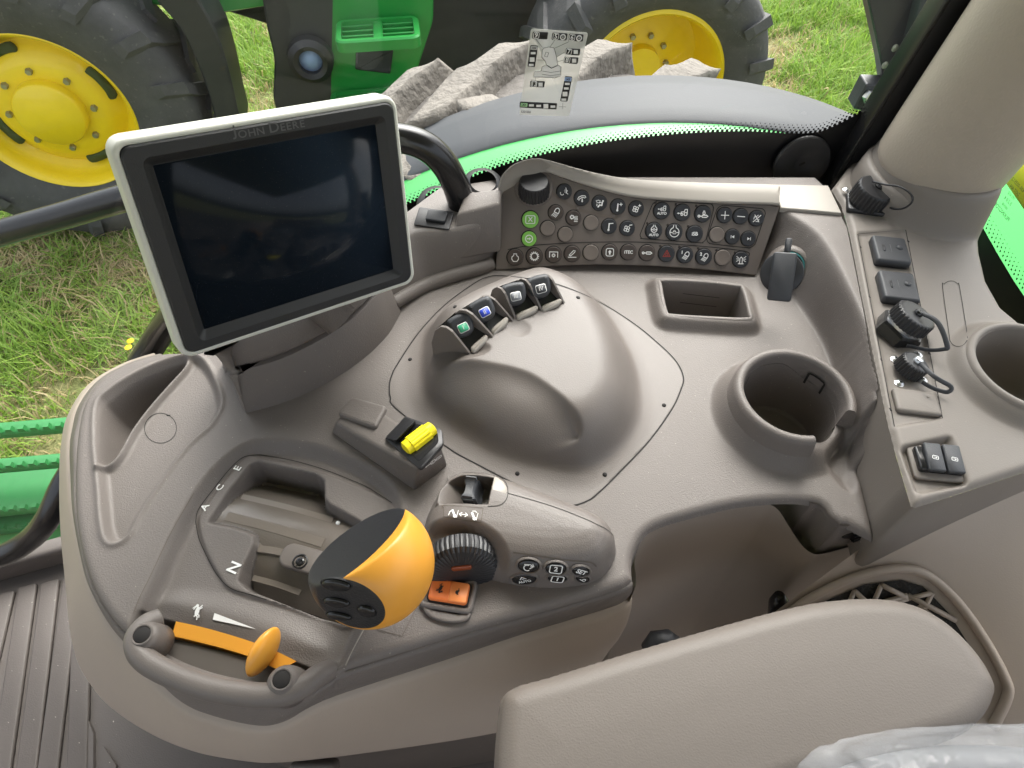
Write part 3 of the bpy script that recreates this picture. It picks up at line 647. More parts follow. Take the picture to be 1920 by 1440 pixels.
link('encoder_knob', ribbed('encoder_knob', .0165, .0185, 30, BLACK), keypad, frame(kc, ka, UPY))
link('knob_seat', slab('knob_seat', ell(.0205, .0200, 36), [(-.003, -.001), (.0, .0012), (.0022, .0020), (.004, .0012)], DTAUPE), keypad, frame(K(1001, 352), kn, kv))

# ------------------------------------------------------------------ raised block and cover plate left of the keypad
blk = thing('corner_block', 'taupe corner block with pale top between display and keypad', 'console block', P(890, 400, .05))
T4 = [P(856, 402, .070), P(938, 382, .072), P(941, 352, .078), P(872, 361, .076)]
B4 = [Vector((q.x + dx, q.y + dy, .02)) for q, (dx, dy) in zip(T4, ((-.006, -.02), (.0, -.02), (0, 0), (0, 0)))]
link('block_body', hexa('block_body', B4 + T4, TAUPE, .003), blk)
usbc = thing('port_cover', 'square black rubber port cover on the corner block beside the display', 'port cover', P(815, 410, ZP))
fr = frame(P(814, 411, ZP + .0015), (0, -.18, 1), (.18, 1, 0))
link('cover_plate', slab('cover_plate', rrect(.040, .026, .002), rprof(.002, .0008), BLACK), usbc, fr)
link('cover_flap', slab('cover_flap', rrect(.022, .014, .0015), rprof(.004, .0008), CHAR), usbc, fr @ Matrix.Translation((.003, .001, .002)))
# raised lip along the foot of the ramp
p_ = [tuple(hit(BV, a, b)[0] + Vector((0, 0, .001))) for a, b in ((735, 570), (765, 552), (800, 535), (850, 517), (900, 503), (922, 494))]
link('foot_lip', tube('foot_lip', spline(p_, 5), .0085, TAUPE, 12, True), blk)

# ------------------------------------------------------------------ display monitor
e1_, e2_ = Vector((1876.03, 882.07, -F)).normalized(), Vector((91.75, -1753.03, -F)).normalized()
e3_ = e1_.cross(e2_).normalized(); e2_ = e3_.cross(e1_).normalized()
cw = lambda v: Vector((v.x, 0, 0)) + Vector((0, sp, cp)) * v.y + Vector((0, cp, -sp)) * (-v.z)
dx_, dd_ = cw(e1_), cw(e2_); dn_ = dx_.cross(-dd_).normalized()
DWID = .212
A = np.array([list(ray(200, 265)), [-q for q in ray(737, 178)]]).T; s_, *_r = np.linalg.lstsq(A, -DWID * np.array(dx_), rcond=None)
TL = PT(200, 265, s_[0])
def Dp(px, py, lift=0.0): return PN(px, py, TL + dn_ * lift, dn_)
BLc = Dp(357, 672); DHEI = (BLc - TL).dot(dd_); BRc = Dp(785, 528); DWID = .5 * (DWID + (BRc - TL).dot(dx_))
dc = TL + dx_ * DWID / 2 + dd_ * DHEI / 2; DM = frame(dc, dn_, -dd_)
print('DISPLAY', DWID, DHEI, dc[:], dn_[:])
disp = thing('display_monitor', 'black framed display monitor with pale rim on the console front', 'monitor', P(560, 700))
link('housing', slab('housing', rrect(DWID, DHEI, .011, 6), [(.018, -.036), (.007, -.031), (.002, -.026), (0, -.018), (.0, -.003), (.0008, -.0008), (.0022, .0), (.0040, .0), (.0046, -.0006), (.005, -.008)], RIMG), disp, DM)
def duv(px, py): q = Dp(px, py) - dc; return np.array((q.dot(dx_), -q.dot(dd_)))
sc4 = [duv(290, 315), duv(703, 233), duv(745, 508), duv(385, 618)]
sw = .5 * ((sc4[1] - sc4[0])[0] + (sc4[2] - sc4[3])[0]); sh = .5 * ((sc4[0] - sc4[3])[1] + (sc4[1] - sc4[2])[1]); scx, scy = sum(sc4) / 4
print('SCREEN', sw, sh, scx, scy)
def ring_mesh(name, outl, inner, m):          # outl/inner: list of (points, z)
    n = len(outl[0][0]); V = []; Fc = []; st = outl + inner
    for p, z in st: V += [(x, y, z) for x, y in p]
    for k in range(len(st) - 1):
        for i in range(n): j = (i + 1) % n; Fc.append((k * n + i, k * n + j, (k + 1) * n + j, (k + 1) * n + i))
    return autosmooth(md(name, V, Fc, m), 30)
cen = np.array([scx, scy])
bo = rrect(DWID - .0092, DHEI - .0092, .008, 6)
link('bezel', ring_mesh('bezel', [(bo, -.003), (bo, .0008), (offset_poly(bo, .0012), .0018)], [(rrect(sw + .014, sh + .014, .006, 6) + cen, .0018), (rrect(sw + .011, sh + .011, .005, 6) + cen, .0008), (rrect(sw + .001, sh + .001, .002, 6) + cen, -.0035), (rrect(sw - .001, sh - .001, .001, 6) + cen, -.0036)], mat('bezel_black', (.015, .016, .018), .45, bump=(1200, .5), mott=.15)), disp, DM)
link('screen', slab('screen', rrect(sw, sh, .001, 3), [(0, -.006), (0, -.0034)], SCREEN), disp, DM @ Matrix.Translation((scx, scy, 0)))
lg = Ink(); xx = 0.0
for ch, sz, gap in (('J', 1.2, .05), ('O', .88, .05), ('H', .88, .05), ('N', .88, .17), ('D', 1.2, .05), ('E', .88, .05), ('E', .88, .05), ('R', .88, .05), ('E', .88, 0)):
    V_, F_ = text_geo(ch, .34 * sz, .004); x0 = min(v[0] for v in V_); x1 = max(v[0] for v in V_); b_ = len(lg.V); y0 = min(v[1] for v in V_)
    lg.V += [Vector(((vx - x0) * 1.12 + xx, vy - y0)) for vx, vy in V_]; lg.F += [tuple(q + b_ for q in f) for f in F_]; xx += (x1 - x0) * 1.12 + gap
for v in lg.V: v.x -= xx / 2; v.y -= .13
l0 = duv(503, 240)
link('logo_lettering', lg.mesh('logo_lettering', mat('logo_grey', (.085, .085, .09), .35), .0545 / xx), disp, DM @ Matrix.Translation((l0[0], l0[1], .0020)))
# stand under the display
foot = G([(431, 668), (440, 715), (459, 766), (475, 768), (560, 742), (640, 700), (700, 655), (737, 610), (738, 575), (600, 600)], 0.0, 5)
st1 = slab('stand_base', foot, [(-.002, -.004), (.001, .012), (.007, .046), (.0085, .049), (.011, .0495)], TAUPE, ang=50)
link('stand_base', st1, disp)
up2 = offset_poly(ccw(foot), .0085)
link('stand_gap', slab('stand_gap', offset_poly(ccw(foot), .0135), [(0, .048), (0, .055)], DTAUPE), disp)
link('stand_top', slab('stand_top', up2, [(.004, .0530), (.001, .0545), (0, .058), (.003, .078), (.008, .088), (.014, .092)], TAUPE), disp)
bk = dc - dn_ * .04
link('mount_neck', tube('mount_neck', [P(640, 600, .07), bk + dd_ * .05 - dn_ * .02, bk + dn_ * .012], .018, TAUPE, 16), disp)
# ------------------------------------------------------------------ seams and screw holes on the console
drape(BV, [(736, 700), (743, 687), (783, 627), (833, 573), (887, 533), (913, 520), (940, 517), (993, 523), (1050, 535), (1117, 563), (1183, 603), (1233, 643), (1267, 677), (1281, 706), (1278, 727), (1260, 767), (1217, 827), (1167, 880), (1127, 920), (1100, 940), (1060, 948), (1000, 925), (893, 870), (840, 840), (743, 767), (732, 745), (730, 727), (732, 712), (737, 698)], .0013, SEAM, parent=console)
for q in ((853, 575), (769, 674), (1084, 558), (1245, 760), (1134, 890), (970, 888)):
    l, n_ = hit(BV, *q); link('screw_hole', slab('screw_hole', ell(.0021, .0021, 14), [(0, 0), (0, .0004)], SEAM), console, frame(l, n_, UPY))
cc = [(301 + 30 * math.cos(R(a)), 803 + 28 * math.sin(R(a))) for a in range(0, 360, 15)]
drape(BV, cc, .0006, SEAM, closed=True, n=3, parent=console, name='knockout_line')
l, n_ = hit(BV, 316, 779); link('knockout_tab', slab('knockout_tab', rrect(.0035, .0012, .0004), [(0, 0), (0, .0005)], SEAM), console, frame(l, n_, UPY))
drape(BV, [(367, 978), (372, 955), (400, 917), (430, 880), (455, 858), (480, 853), (503, 855), (550, 864), (603, 879), (650, 897), (687, 913), (735, 943)], .0006, SEAM, parent=console, name='gate_seam')
drape(BV, [(367, 978), (372, 1005), (382, 1030), (407, 1077), (433, 1103), (470, 1115), (520, 1131), (560, 1144), (603, 1158)], .0006, SEAM, parent=console, name='gate_seam')
drape(BV, [(250, 1150), (262, 1120), (282, 1080), (320, 1000), (363, 925)], .0005, SEAM2, parent=console, name='gate_seam')
drape(BV, [(722, 1188), (705, 1180), (750, 1192), (757, 1187), (790, 1120), (795, 1108)], .0005, SEAM2, parent=console, name='panel_line', n=3)
drape(BV, [(684, 1178), (664, 1215), (645, 1254)], .0013, LBEIGE, parent=console, name='edge_highlight_strip')  # pale strip paints the highlight along the recess edge
# drum ribs and screw plate in the gate
def drape_patch(name, pts, wd, m, parent, lift=.0006):
    q = spline(pts, 10); path = []; nr = []
    for a, b in q:
        l, n_ = hit(BV, a, b); path.append(l); nr.append(Vector((0, 0, 1)))
    V, Fc = strip(path, nr, wd, lift); k = len(path); V2, F2 = strip(path, nr, wd + .0008, -.0003)
    b = len(V); V += V2
    for i in range(k - 1):
        Fc.append((2 * i, b + 2 * i, b + 2 * i + 2, 2 * i + 2)); Fc.append((2 * i + 1, 2 * i + 3, b + 2 * i + 3, b + 2 * i + 1))
    Fc.append((2 * k - 2, b + 2 * k - 2, b + 2 * k - 1, 2 * k - 1))
    return link(name, md(name, V, Fc, m, False), parent)
RIBM = mat('drum_rib', (0.178, 0.153, 0.130), 0.17, bump=(500, .15))
for a, b in (((492, 906), (598, 928)), ((452, 934), (622, 978)), ((425, 968), (606, 1018)), ((485, 1026), (560, 1042)), ((476, 1080), (565, 1108))):
    drape_patch('drum_rib', [a, ((a[0] + b[0]) / 2, (a[1] + b[1]) / 2 - 2), b], .0085, RIBM, console, .0005)
l, n_ = hit(BV, 634, 981); link('white_dot', slab('white_dot', ell(.0021, .0021, 16), [(0, 0), (.0003, .0008)], WHITE), console, frame(l + Vector((0, 0, .0006)), (0, 0, 1), UPY))
# drum surface painted as its own part: polished insert
inG = (sdf(offset_poly(GOPEN, .005), X, Y) < 0)
# letters
def letter(t, px, py, size, rot, parent=console, m=WHITE, bold=.0, lift=.0008, bv=None):
    l, n_ = hit(bv or BV, px, py); up_ = Vector((-math.sin(R(rot)), math.cos(R(rot)), 0))
    k = Ink(); k.text(t, 1.0, 0, 0, bold); link('lettering', k.mesh('lettering', m, size), parent, frame(l + n_ * lift, n_, up_))
for t, px, py, s in (('E', 446, 879, .0098), ('C', 413, 915, .0098), ('A', 385, 952, .0098), ('N', 440, 1065, .0135)): letter(t, px, py, s, 68, bold=.02)
def hare(k):
    k.fill([(.55 * math.cos(t) - .05, .27 * math.sin(t) + .06 * math.cos(t)) for t in np.linspace(0, 2 * math.pi, 20, endpoint=False)])
    k.dot(.56, .26, .19); k.line([(.5, .4), (.18, .66)], .12); k.line([(.46, .36), (.08, .5)], .12); k.line([(.36, -.08), (.75, -.34)], .13); k.line([(.2, -.12), (.5, -.42)], .12); k.line([(-.4, -.05), (-.62, -.3), (-.9, -.36)], .14); k.line([(-.3, -.12), (-.4, -.42), (-.62, -.5)], .12); k.dot(-.62, .1, .09); return k
l, n_ = hit(BV, 371, 1146); link('hare_mark', hare(Ink()).mesh('hare_mark', WHITE, .0068), console, frame(l + n_ * .001, n_, Vector((-1, .25, 0))))
w4 = [hit(BV, *q) for q in ((403, 1150), (400, 1162), (482, 1180))]
link('wedge_mark', md('wedge_mark', [a + b * .001 for a, b in w4], [(0, 1, 2)], WHITE, False), console)

# ------------------------------------------------------------------ throttle: handle rail, amber track, slider
rail = thing('handle_rail', 'taupe grab rail with two screw wells at the console front', 'grab rail', P(420, 1270))
rp_ = spline([tuple(P(a, b, z)) for a, b, z in ((300, 1160, -.004), (274, 1172, .001), (256, 1196, .004), (262, 1226, .004), (298, 1254, .003), (370, 1284, .002), (450, 1301, .002), (520, 1303, .002), (566, 1288, .002), (598, 1266, -.002), (620, 1256, -.010))], 6)
link('rail_bar', tube('rail_bar', rp_, [.0082 + .0008 * math.sin(math.pi * i / (len(rp_) - 1)) for i in range(len(rp_))], MTAUPE, 16), rail)
for (a, b, w_) in ((266, 1190, 1.0), (528, 1274, 1.0)):
    c = P(a, b, .0125)
    link('lug', slab('lug', ell(.0118, .0112, 28), [(-.004, -.02), (-.002, -.009), (0, -.003), (.0012, -.0005), (.004, .0012)], MTAUPE), rail, Matrix.Translation((c.x, c.y, c.z - .0015)))
    link('screw_well', slab('screw_well', ell(.0068, .0062, 24), [(0, 0), (.0004, .0004)], SEAM), rail, Matrix.Translation((c.x, c.y, c.z)))
    link('well_rim', lathe('well_rim', [(.0064, .0), (.0068, .0009), (.0076, .001), (.0084, .0)], MTAUPE, 28), rail, Matrix.Translation((c.x, c.y, c.z - .0002)))
thr = thing('throttle_slider', 'amber throttle slider tab on an amber track behind the grab rail', 'throttle lever', P(490, 1225, -.02))
ue = spline([tuple(P(a, b, -.010)) for a, b in ((330, 1165), (380, 1176), (430, 1190), (480, 1206), (520, 1222), (556, 1240))], 4)
le = spline([tuple(P(a, b, -.012)) for a, b in ((322, 1192), (370, 1203), (420, 1216), (465, 1230), (500, 1245), (522, 1257))], 4)
n = len(ue); V = ue.tolist() + le.tolist() + [(x, y, z - .012) for x, y, z in le]
link('track', md('track', V, [(i, n + i, n + i + 1, i + 1) for i in range(n - 1)] + [(n + i, 2 * n + i, 2 * n + i + 1, n + i + 1) for i in range(n - 1)], AMBER, False), thr)
link('track_well_plate', md('track_well_plate', [P(318, 1196, -.016), P(310, 1232, -.016), P(470, 1286, -.016), P(545, 1270, -.016), P(530, 1250, -.016)], [(0, 1, 2, 3, 4)], mat('dark_well_plastic', (.10, .088, .078), .35), False), thr)  # darker plate in the well below the amber track
c0 = P(494, 1222, .004); la = (P(516, 1177, .012) - P(471, 1270, -.004)); L2 = la.length / 2; la.normalize(); th = la.cross(UPZ).normalized(); vt = th.cross(la).normalized()
bm = bmesh.new(); bmesh.ops.create_icosphere(bm, subdivisions=4, radius=1.0)
for v in bm.verts:
    x, y, z = v.co; e = abs(x)
    v.co = c0 + la * (x * L2) + th * (y * .0072 * (1 - .25 * x * x)) + vt * (z * .016)
me = bpy.data.meshes.new('slider_tab'); bm.to_mesh(me); bm.free(); me.materials.append(AMBER); me.polygons.foreach_set('use_smooth', [True] * len(me.polygons))
link('slider_tab', me, thr)

# ------------------------------------------------------------------ drive lever with its amber and black knob
lev = thing('drive_lever', 'drive lever with a faceted amber and black knob rising from the gate', 'lever', P(640, 1075, -.02))
kc_ = P(697, 1057, .078); dep = (kc_ - CAM).dot(Vector((0, cp, -sp))); KR_ = 117 * dep / F
def sph(px, py):
    d = ray(px, py).normalized(); m = CAM - kc_; b = m.dot(d); c = m.dot(m) - KR_ ** 2; q = b * b - c
    t = -b - math.sqrt(q) if q > 0 else -b; p = CAM + d * t
    return p if q > 0 else kc_ + (p - kc_).normalized() * KR_
def plane3(a, b, c):
    n_ = (b - a).cross(c - a).normalized(); return (a, n_ if n_.dot(a - kc_) > 0 else -n_)
F1 = plane3(sph(760, 952), sph(638, 1086), PT(652, 985, (sph(700, 1018) - CAM).dot(Vector((0, cp, -sp))) + .075)); F2 = plane3(sph(640, 1086), sph(722, 1148), sph(592, 1112))
bm = bmesh.new(); bmesh.ops.create_icosphere(bm, subdivisions=6, radius=KR_)
RIDGE = (sph(760, 950) - kc_).cross(sph(638, 1086) - kc_).normalized(); RIDGE = RIDGE if RIDGE.dot(sph(640, 990) - kc_) > 0 else -RIDGE
for pt_, nn_ in ((Vector(), RIDGE), (F2[0] - kc_ + F2[1] * .0002, F2[1])):
    bmesh.ops.bisect_plane(bm, geom=list(bm.verts) + list(bm.edges) + list(bm.faces), dist=1e-7, plane_co=pt_, plane_no=nn_)
bm.verts.index_update()
orig = {}; und = {}
for v in bm.verts:
    p = v.co + kc_; o_ = []; und[v.index] = v.co.copy()
    for pt, n_ in (F1, F2):
        d = (p - pt).dot(n_); o_.append(d); p = p + n_ * (.5 * (d - math.sqrt(d * d + .0022 ** 2)) - d)
    orig[v.index] = o_; v.co = p
bm.faces.ensure_lookup_table(); parts_ = {'amber_shell': [], 'black_shell': []}
for f in bm.faces:
    c1 = sum(orig[v.index][0] for v in f.verts) / 3; c2 = sum((und[v.index] + kc_ - F2[0]).dot(F2[1]) for v in f.verts) / len(f.verts)
    cr_ = sum(und[v.index].dot(RIDGE) for v in f.verts); parts_['black_shell' if cr_ > 0 or c2 > .0002 else 'amber_shell'].append([v.index for v in f.verts])
co = [v.co.copy() for v in bm.verts]; nm = [v.normal.copy() for v in bm.verts]; bm.normal_update(); nm = [v.normal.copy() for v in bm.verts]; bm.free()
KBLK = mat('soft_black_grip', (.020, .021, .024), .36, bump=(650, .8, .0005), mott=.15)
for nme, fs in parts_.items():
    us = sorted({i for f in fs for i in f}); mp = {i: j for j, i in enumerate(us)}
    me = md(nme, [co[i] for i in us], [tuple(mp[i] for i in f) for f in fs], AMBER if nme[0] == 'a' else KBLK); me.normals_split_custom_set_from_vertices([nm[i] for i in us])
    link(nme, me, lev)
def on2(px, py, lift=0): return PN(px, py, F2[0] + F2[1] * lift, F2[1])
for (px, py, a, b, ro) in ((632, 1094, .0105, .0052, -22), (633, 1126, .0098, .0045, -24), (637, 1152, .0095, .0040, -24), (689, 1143, .0068, .0056, -20)):
    M = frame(on2(px, py, -.0012), F2[1], UPY) @ Matrix.Rotation(R(ro), 4, 'Z')
    link('thumb_button', slab('thumb_button', ell(a, b, 28), [(0, 0), (.0002, .0018), (.0010, .0028), (.0022, .0031)], GBLACK), lev, M)
    link('button_groove', lathe('button_groove', [(1.0, .0), (1.04, .0012), (1.10, .0012), (1.14, 0)], BLACK, 28), lev, M @ Matrix.Diagonal((a * 1.02, b * 1.05, 1, 1)))
link('stem', tube('stem', [P(655, 1075, -.03), kc_ + Vector((-.002, -.004, -.02)), kc_], .012, BLACK, 16), lev)
M = frame(P(575, 1052, -.0195), (0, 0, 1), UPY) @ Matrix.Rotation(R(-16), 4, 'Z')
link('stem_plate', slab('stem_plate', rrect(.046, .022, .009), rprof(.005, .002), GTAUPE), lev, M)
M2 = frame(P(563, 1053, -.0145), (0, 0, 1), UPY)
link('screw_boss', lathe('screw_boss', [(.0066, 0), (.0066, .001), (.0055, .0012), (.005, -.001), (.0038, -.001), (.0036, .001), (.0022, .0014), (.0012, .0004), (.0001, .0004)], GBLACK, 24), lev, M2)

# ------------------------------------------------------------------ pod paddle switches
pod = thing('paddle_pod', 'row of four black paddle switches between taupe fins on the dome', 'paddle switches', P(930, 600, .05))
FIN = [((881.7, 663), (838, 613)), ((925, 631), (874, 581)), ((962, 601), (917, 555)), ((967, 597), (941, 541)), ((1015.8, 582), (986.7, 525)), ((1058, 569), (1028, 515.8))]
fdat = []
for (fx, fy), (tx, ty) in FIN:
    a = hit(BV, fx, fy)[0] + Vector((0, 0, .0005)); t = P(tx, ty, a.z + .026); h = (t - a); h.z = 0; h.normalize(); s = Vector((-h.y, h.x, 0)) * .0011
    prof_ = [a + Vector((0, 0, -.012)), a, a.lerp(t, .35) + Vector((0, 0, .002)), a.lerp(t, .75) + Vector((0, 0, .0035)), t, t + h * .006 + Vector((0, 0, -.0015)), t + h * .013 + Vector((0, 0, -.010)), t + h * .019 + Vector((0, 0, -.030)), t + h * .019 + Vector((0, 0, -.06)), a + Vector((0, 0, -.05))]
    m = len(prof_); V = [p - s for p in prof_] + [p + s for p in prof_]
    me = md('fin', V, [tuple(range(m)), tuple(range(2 * m - 1, m - 1, -1))] + [(i, m + i, m + (i + 1) % m, (i + 1) % m) for i in range(m)], MTAUPE, False)
    link('fin', me, pod); fdat.append((a, t, h, s))
for i0, i1 in ((0, 1), (1, 2), (3, 4), (4, 5)):  # dark wells between the fins
    (a, t, h, s), (b, u, h2, s2) = fdat[i0], fdat[i1]; dn = Vector((0, 0, -.013))
    c8 = [a + s + Vector((0, 0, -.05)), b - s2 + Vector((0, 0, -.05)), u + h2 * .012 + Vector((0, 0, -.05)), t + h * .012 + Vector((0, 0, -.05)), a + s + Vector((0, 0, -.002)), b - s2 + Vector((0, 0, -.002)), u + h2 * .012 + Vector((0, 0, -.008)), t + h * .012 + Vector((0, 0, -.008))]
    link('dark_well', hexa('dark_well', c8, GBLACK, 0), pod)
PADC = [((866, 611), 20, (.05, .42, .22), 'I'), ((906, 582), 22, (.03, .07, .55), 'II'), ((965, 552), 6, (.22, .23, .25), 'III'), ((1012, 538), 10, (.045, .047, .052), 'IV')]
for i, ((px, py), ro, colr, num) in enumerate(PADC):
    a, t = fdat[(0, 1, 3, 4)[i]][0], fdat[(0, 1, 3, 4)[i]][1]; zz = (a.z + t.z) / 2 + .006; c = P(px, py, zz)
    M = frame(c, (.10, -.72, .69), UPZ) @ Matrix.Rotation(R(ro), 4, 'Z')
    pts = spline([(-.0112, .009), (-.005, .0112), (.005, .0112), (.0112, .009), (.0118, 0), (.0092, -.0075), (.004, -.0108), (-.004, -.0108), (-.0092, -.0075), (-.0118, 0)], 4, True)
    pd = link('paddle', slab('paddle', pts, [(.001, -.014), (0, -.004), (.0006, -.001), (.0018, .0008), (.004, .0016), (.0075, .0010)], CHAR), pod, M)
    Mi = M @ Matrix.Translation((.0005, -.002, .0019))
    link('number_border', slab('number_border', rrect(.0105, .0088, .002), [(0, 0), (0, .0002)], WHITE), pd, Mi)
    link('number_plate', slab('number_plate', rrect(.0092, .0075, .0015), [(0, .0002), (0, .0004)], mat('plate_' + num, colr, .4)), pd, Mi)
    k = Ink(); k.text(num, .62, 0, 0, .01); link('number', k.mesh('number', WHITE, .0085), pd, Mi @ Matrix.Translation((0, 0, .0005)))
for (px, py), ln_, ro in (((899, 642), 39, 36), ((937, 609), 40, 35), ((988, 584), 43, 18), ((1034, 570), 40, 17)):
    l, n_ = hit(BV, px, py + 6); c = P(px, py + 1, l.z + .004); dep = (c - CAM).dot(Vector((0, cp, -sp))); L = ln_ * dep / F * 1.05
    M = frame(c, (0, -.35, .94), UPY) @ Matrix.Rotation(R(ro), 4, 'Z')
    q = spline([(-L / 2, -.0036), (-L / 2 + .0006, .0008), (-L / 4, .0026), (L / 4, .0040), (L / 2 - .001, .0042), (L / 2, .0012), (L / 4, -.0026), (-L / 4, -.0046), (-L / 2 + .002, -.0050)], 4, True)
    link('thumb_flap', slab('thumb_flap', q, [(0, -.008), (0, -.0015), (.001, .0), (.0022, .0006)], mat('pale_flap', (.36, .33, .29), .4)), pod, M)

# ------------------------------------------------------------------ hitch control module
hm = thing('hitch_module', 'rounded taupe hitch control module with black ribbed dial and oval buttons', 'control module', P(980, 1000))
HMO = ccw(G([(801, 940, .026), (813, 915, .028), (828, 892, .028), (851, 876, .028), (876, 870, .028), (905, 872, .028), (947, 883, .028), (988, 897, .028), (1040, 917, .028), (1092, 936, .028), (1124, 952, .027), (1145, 971, .024), (1155, 996, .018), (1157, 1027, .008), (1150, 1054, 0), (1134, 1077, 0), (1113, 1090, 0), (1082, 1098, 0), (1030, 1102, 0), (967, 1096, 0), (905, 1085, 0), (842, 1072, 0), (806, 1062, 0), (791, 1030, .004), (790, 1000, .012), (793, 967, .02)], n=3))
HREC = np.array([tuple(P(a, b, .034).xy) for a, b in ((814, 946), (820, 918), (836, 899), (866, 891), (926, 892), (914, 950), (851, 947))])
HMOAT = G([(795, 1000), (835, 987), (885, 990), (930, 1012), (955, 1045), (952, 1072), (915, 1082), (850, 1072), (795, 1062)], .02, 4)
def mod_h(X, Y, st):
    d = sdf(HMO, X, Y); q = np.clip(-d, 0, None)
    Z = np.interp(q, [0, .0006, .0018, .004, .008, .013, .019, .026, .034], [-.004, .006, .013, .0205, .0280, .0330, .0360, .0378, .0385])
    Z = blur(Z, 1.6)
    Z = Z - .012 * ss(.001, -.012, sdf(HMOAT, X, Y)); Z = np.where(d > 0, -.004, Z)
    r = sdf(HREC, X, Y); u0, u1 = P(815, 930, .034), P(912, 922, .02); t = np.clip((X - u0.x) / (u1.x - u0.x), 0, 1); k = ss(.0004, -.0022, r)
    return Z * (1 - k) + (.0335 - .022 * ss(0, .75, t)) * k
bx0, by0 = HMO.min(0) - .004; bx1, by1 = HMO.max(0) + .004
modr = Relief(bx0, bx1, by0, by1, .0008, mod_h); BVH_ = modr.bvh(1)
modr.part('module_body', MTAUPE, hm, seg_dist(HMO, modr.X, modr.Y)[1], (HMO,))
wa = Vector((.10, -.96, .24)).normalized(); wc = P(866, 1058, .0105); WR = .0310
def wheel(name, r, w, nrib, m):
    n = nrib * 3; V = []; Fc = []
    pr = [(.2, w * .62, 0), (.62, w * .62, .4), (.86, w * .52, 1), (.96, w * .34, 1), (1.0, 0, 1), (.97, -w * .4, 1), (.85, -w * .6, 0)]
    for k, z, d in pr:
        for i in range(n):
            a = 2 * math.pi * i / n; rr = r * k - (.0007 * d if i % 3 == 0 else 0); V.append((rr * math.cos(a), rr * math.sin(a), z - (.0006 * d if i % 3 == 0 else 0)))
    for k in range(len(pr) - 1):
        for i in range(n): j = (i + 1) % n; Fc.append((k * n + i, (k + 1) * n + i, (k + 1) * n + j, k * n + j))
    Fc.append(tuple(range(n)))
    return autosmooth(md(name, V, Fc, m), 22)
dial = link('ribbed_dial', wheel('ribbed_dial', WR, .017, 44, BLACK), hm, frame(wc, wa, UPZ))
pl_ = frame(wc, wa, UPZ)
gl = slab('orange_lens', rrect(.017, .006, .0029), [(0, 0), (.001, .0012)], mat('smoked_orange_lens', (.24, .055, .018), .3))
link('orange_lens', gl, hm, pl_ @ Matrix.Translation((.0, .0095, .0105)))
# thumb lever in the recess, flap, print plate
M = frame(P(880, 921, .034), (0, 0, 1), UPY) @ Matrix.Rotation(R(-8), 4, 'Z')
bm = bmesh.new(); bmesh.ops.create_cube(bm, size=1); bmesh.ops.subdivide_edges(bm, edges=bm.edges, cuts=6, use_grid_fill=True)
for v in bm.verts:
    x, y, z = v.co; pin = 1 - .35 * math.cos(math.pi * y) ; v.co = Vector((x * .0125 * pin + (.5 - z) * .005, y * .0225, z * .022 - .006 + .003 * (abs(y) * 2) ** 2))
bmesh.ops.bevel(bm, geom=[e for e in bm.edges if e.calc_face_angle(0) > .8], offset=.0022, segments=3, affect='EDGES')
me = bpy.data.meshes.new('thumb_lever'); bm.to_mesh(me); bm.free(); me.materials.append(CHAR); me.polygons.foreach_set('use_smooth', [True] * len(me.polygons)); autosmooth(me, 50)
link('thumb_lever', me, hm, M)
fl = [P(a, b, .0372) for a, b in ((927, 893), (943, 902), (951, 915), (950, 932), (940, 945), (915, 949))]
link('recess_flap', slab('recess_flap', [(p.x, p.y) for p in fl], [(0, .030), (0, .0368), (.0008, .0376)], mat('pale_flap', (.36, .33, .29), .4)), hm)
def hline(pts, m=SEAM, wd=.0006, n=8, name='module_seam'): drape(BVH_, pts, wd, m, .0003, name, n, False, hm)
hline([(952, 925), (988, 935), (1040, 951), (1092, 971), (1120, 984), (1140, 995), (1152, 1008)])
hline([(813, 944), (818, 918), (834, 898), (858, 888), (890, 887), (925, 891)], wd=.0009)
hline([(927, 892), (945, 901), (952, 917), (950, 935), (938, 947), (914, 950)])
hline([(962, 1036), (1000, 1041), (1060, 1050), (1105, 1054), (1118, 1062)], SEAM2, .0012)
hline([(832, 952), (834, 948), (900, 952), (905, 956), (902, 976), (896, 979), (838, 970), (832, 966), (832, 952)], SEAM2, .0005, 3)
def hplace(px, py, ro): l, n_ = hit(BVH_, px, py); return frame(l + n_ * .0003, n_, UPY) @ Matrix.Rotation(R(ro), 4, 'Z')
k = Ink(); k.line([(-.42, 0), (.42, 0)], .09)
for s in (-1, 1): k.line([(s * .2, .22), (s * .46, 0), (s * .2, -.22)], .09)
for s in (-1, 1):
    ex = s * 1.1
    k.line([(ex - .18, .3), (ex + .18, -.3)], .24); k.dot(ex - .18, .3, .14); k.dot(ex + .18, -.3, .2)
    k.line([(ex + .45 * (1 if s > 0 else 1), .4), (ex + .40, -.45)], .07); k.line([(ex - .5, -.3), (ex - .45, .1), (ex - .28, .3)] if s < 0 else [(ex - .2, .55), (ex + .1, .6), (ex + .3, .45)], .09)
link('hitch_print', k.mesh('hitch_print', WHITE, .0074), hm, hplace(869, 965, -9))
OV = [((991, 1060), .0085, .0062, 's'), ((983, 1085), .0105, .0068, 'AUTO'), ((1042, 1065), .0082, .0060, '2'), ((1045, 1083), .0078, .0050, '1'), ((1089, 1070), .0078, .0052, 'SET'), ((1092, 1084), .0075, .0042, 'c')]
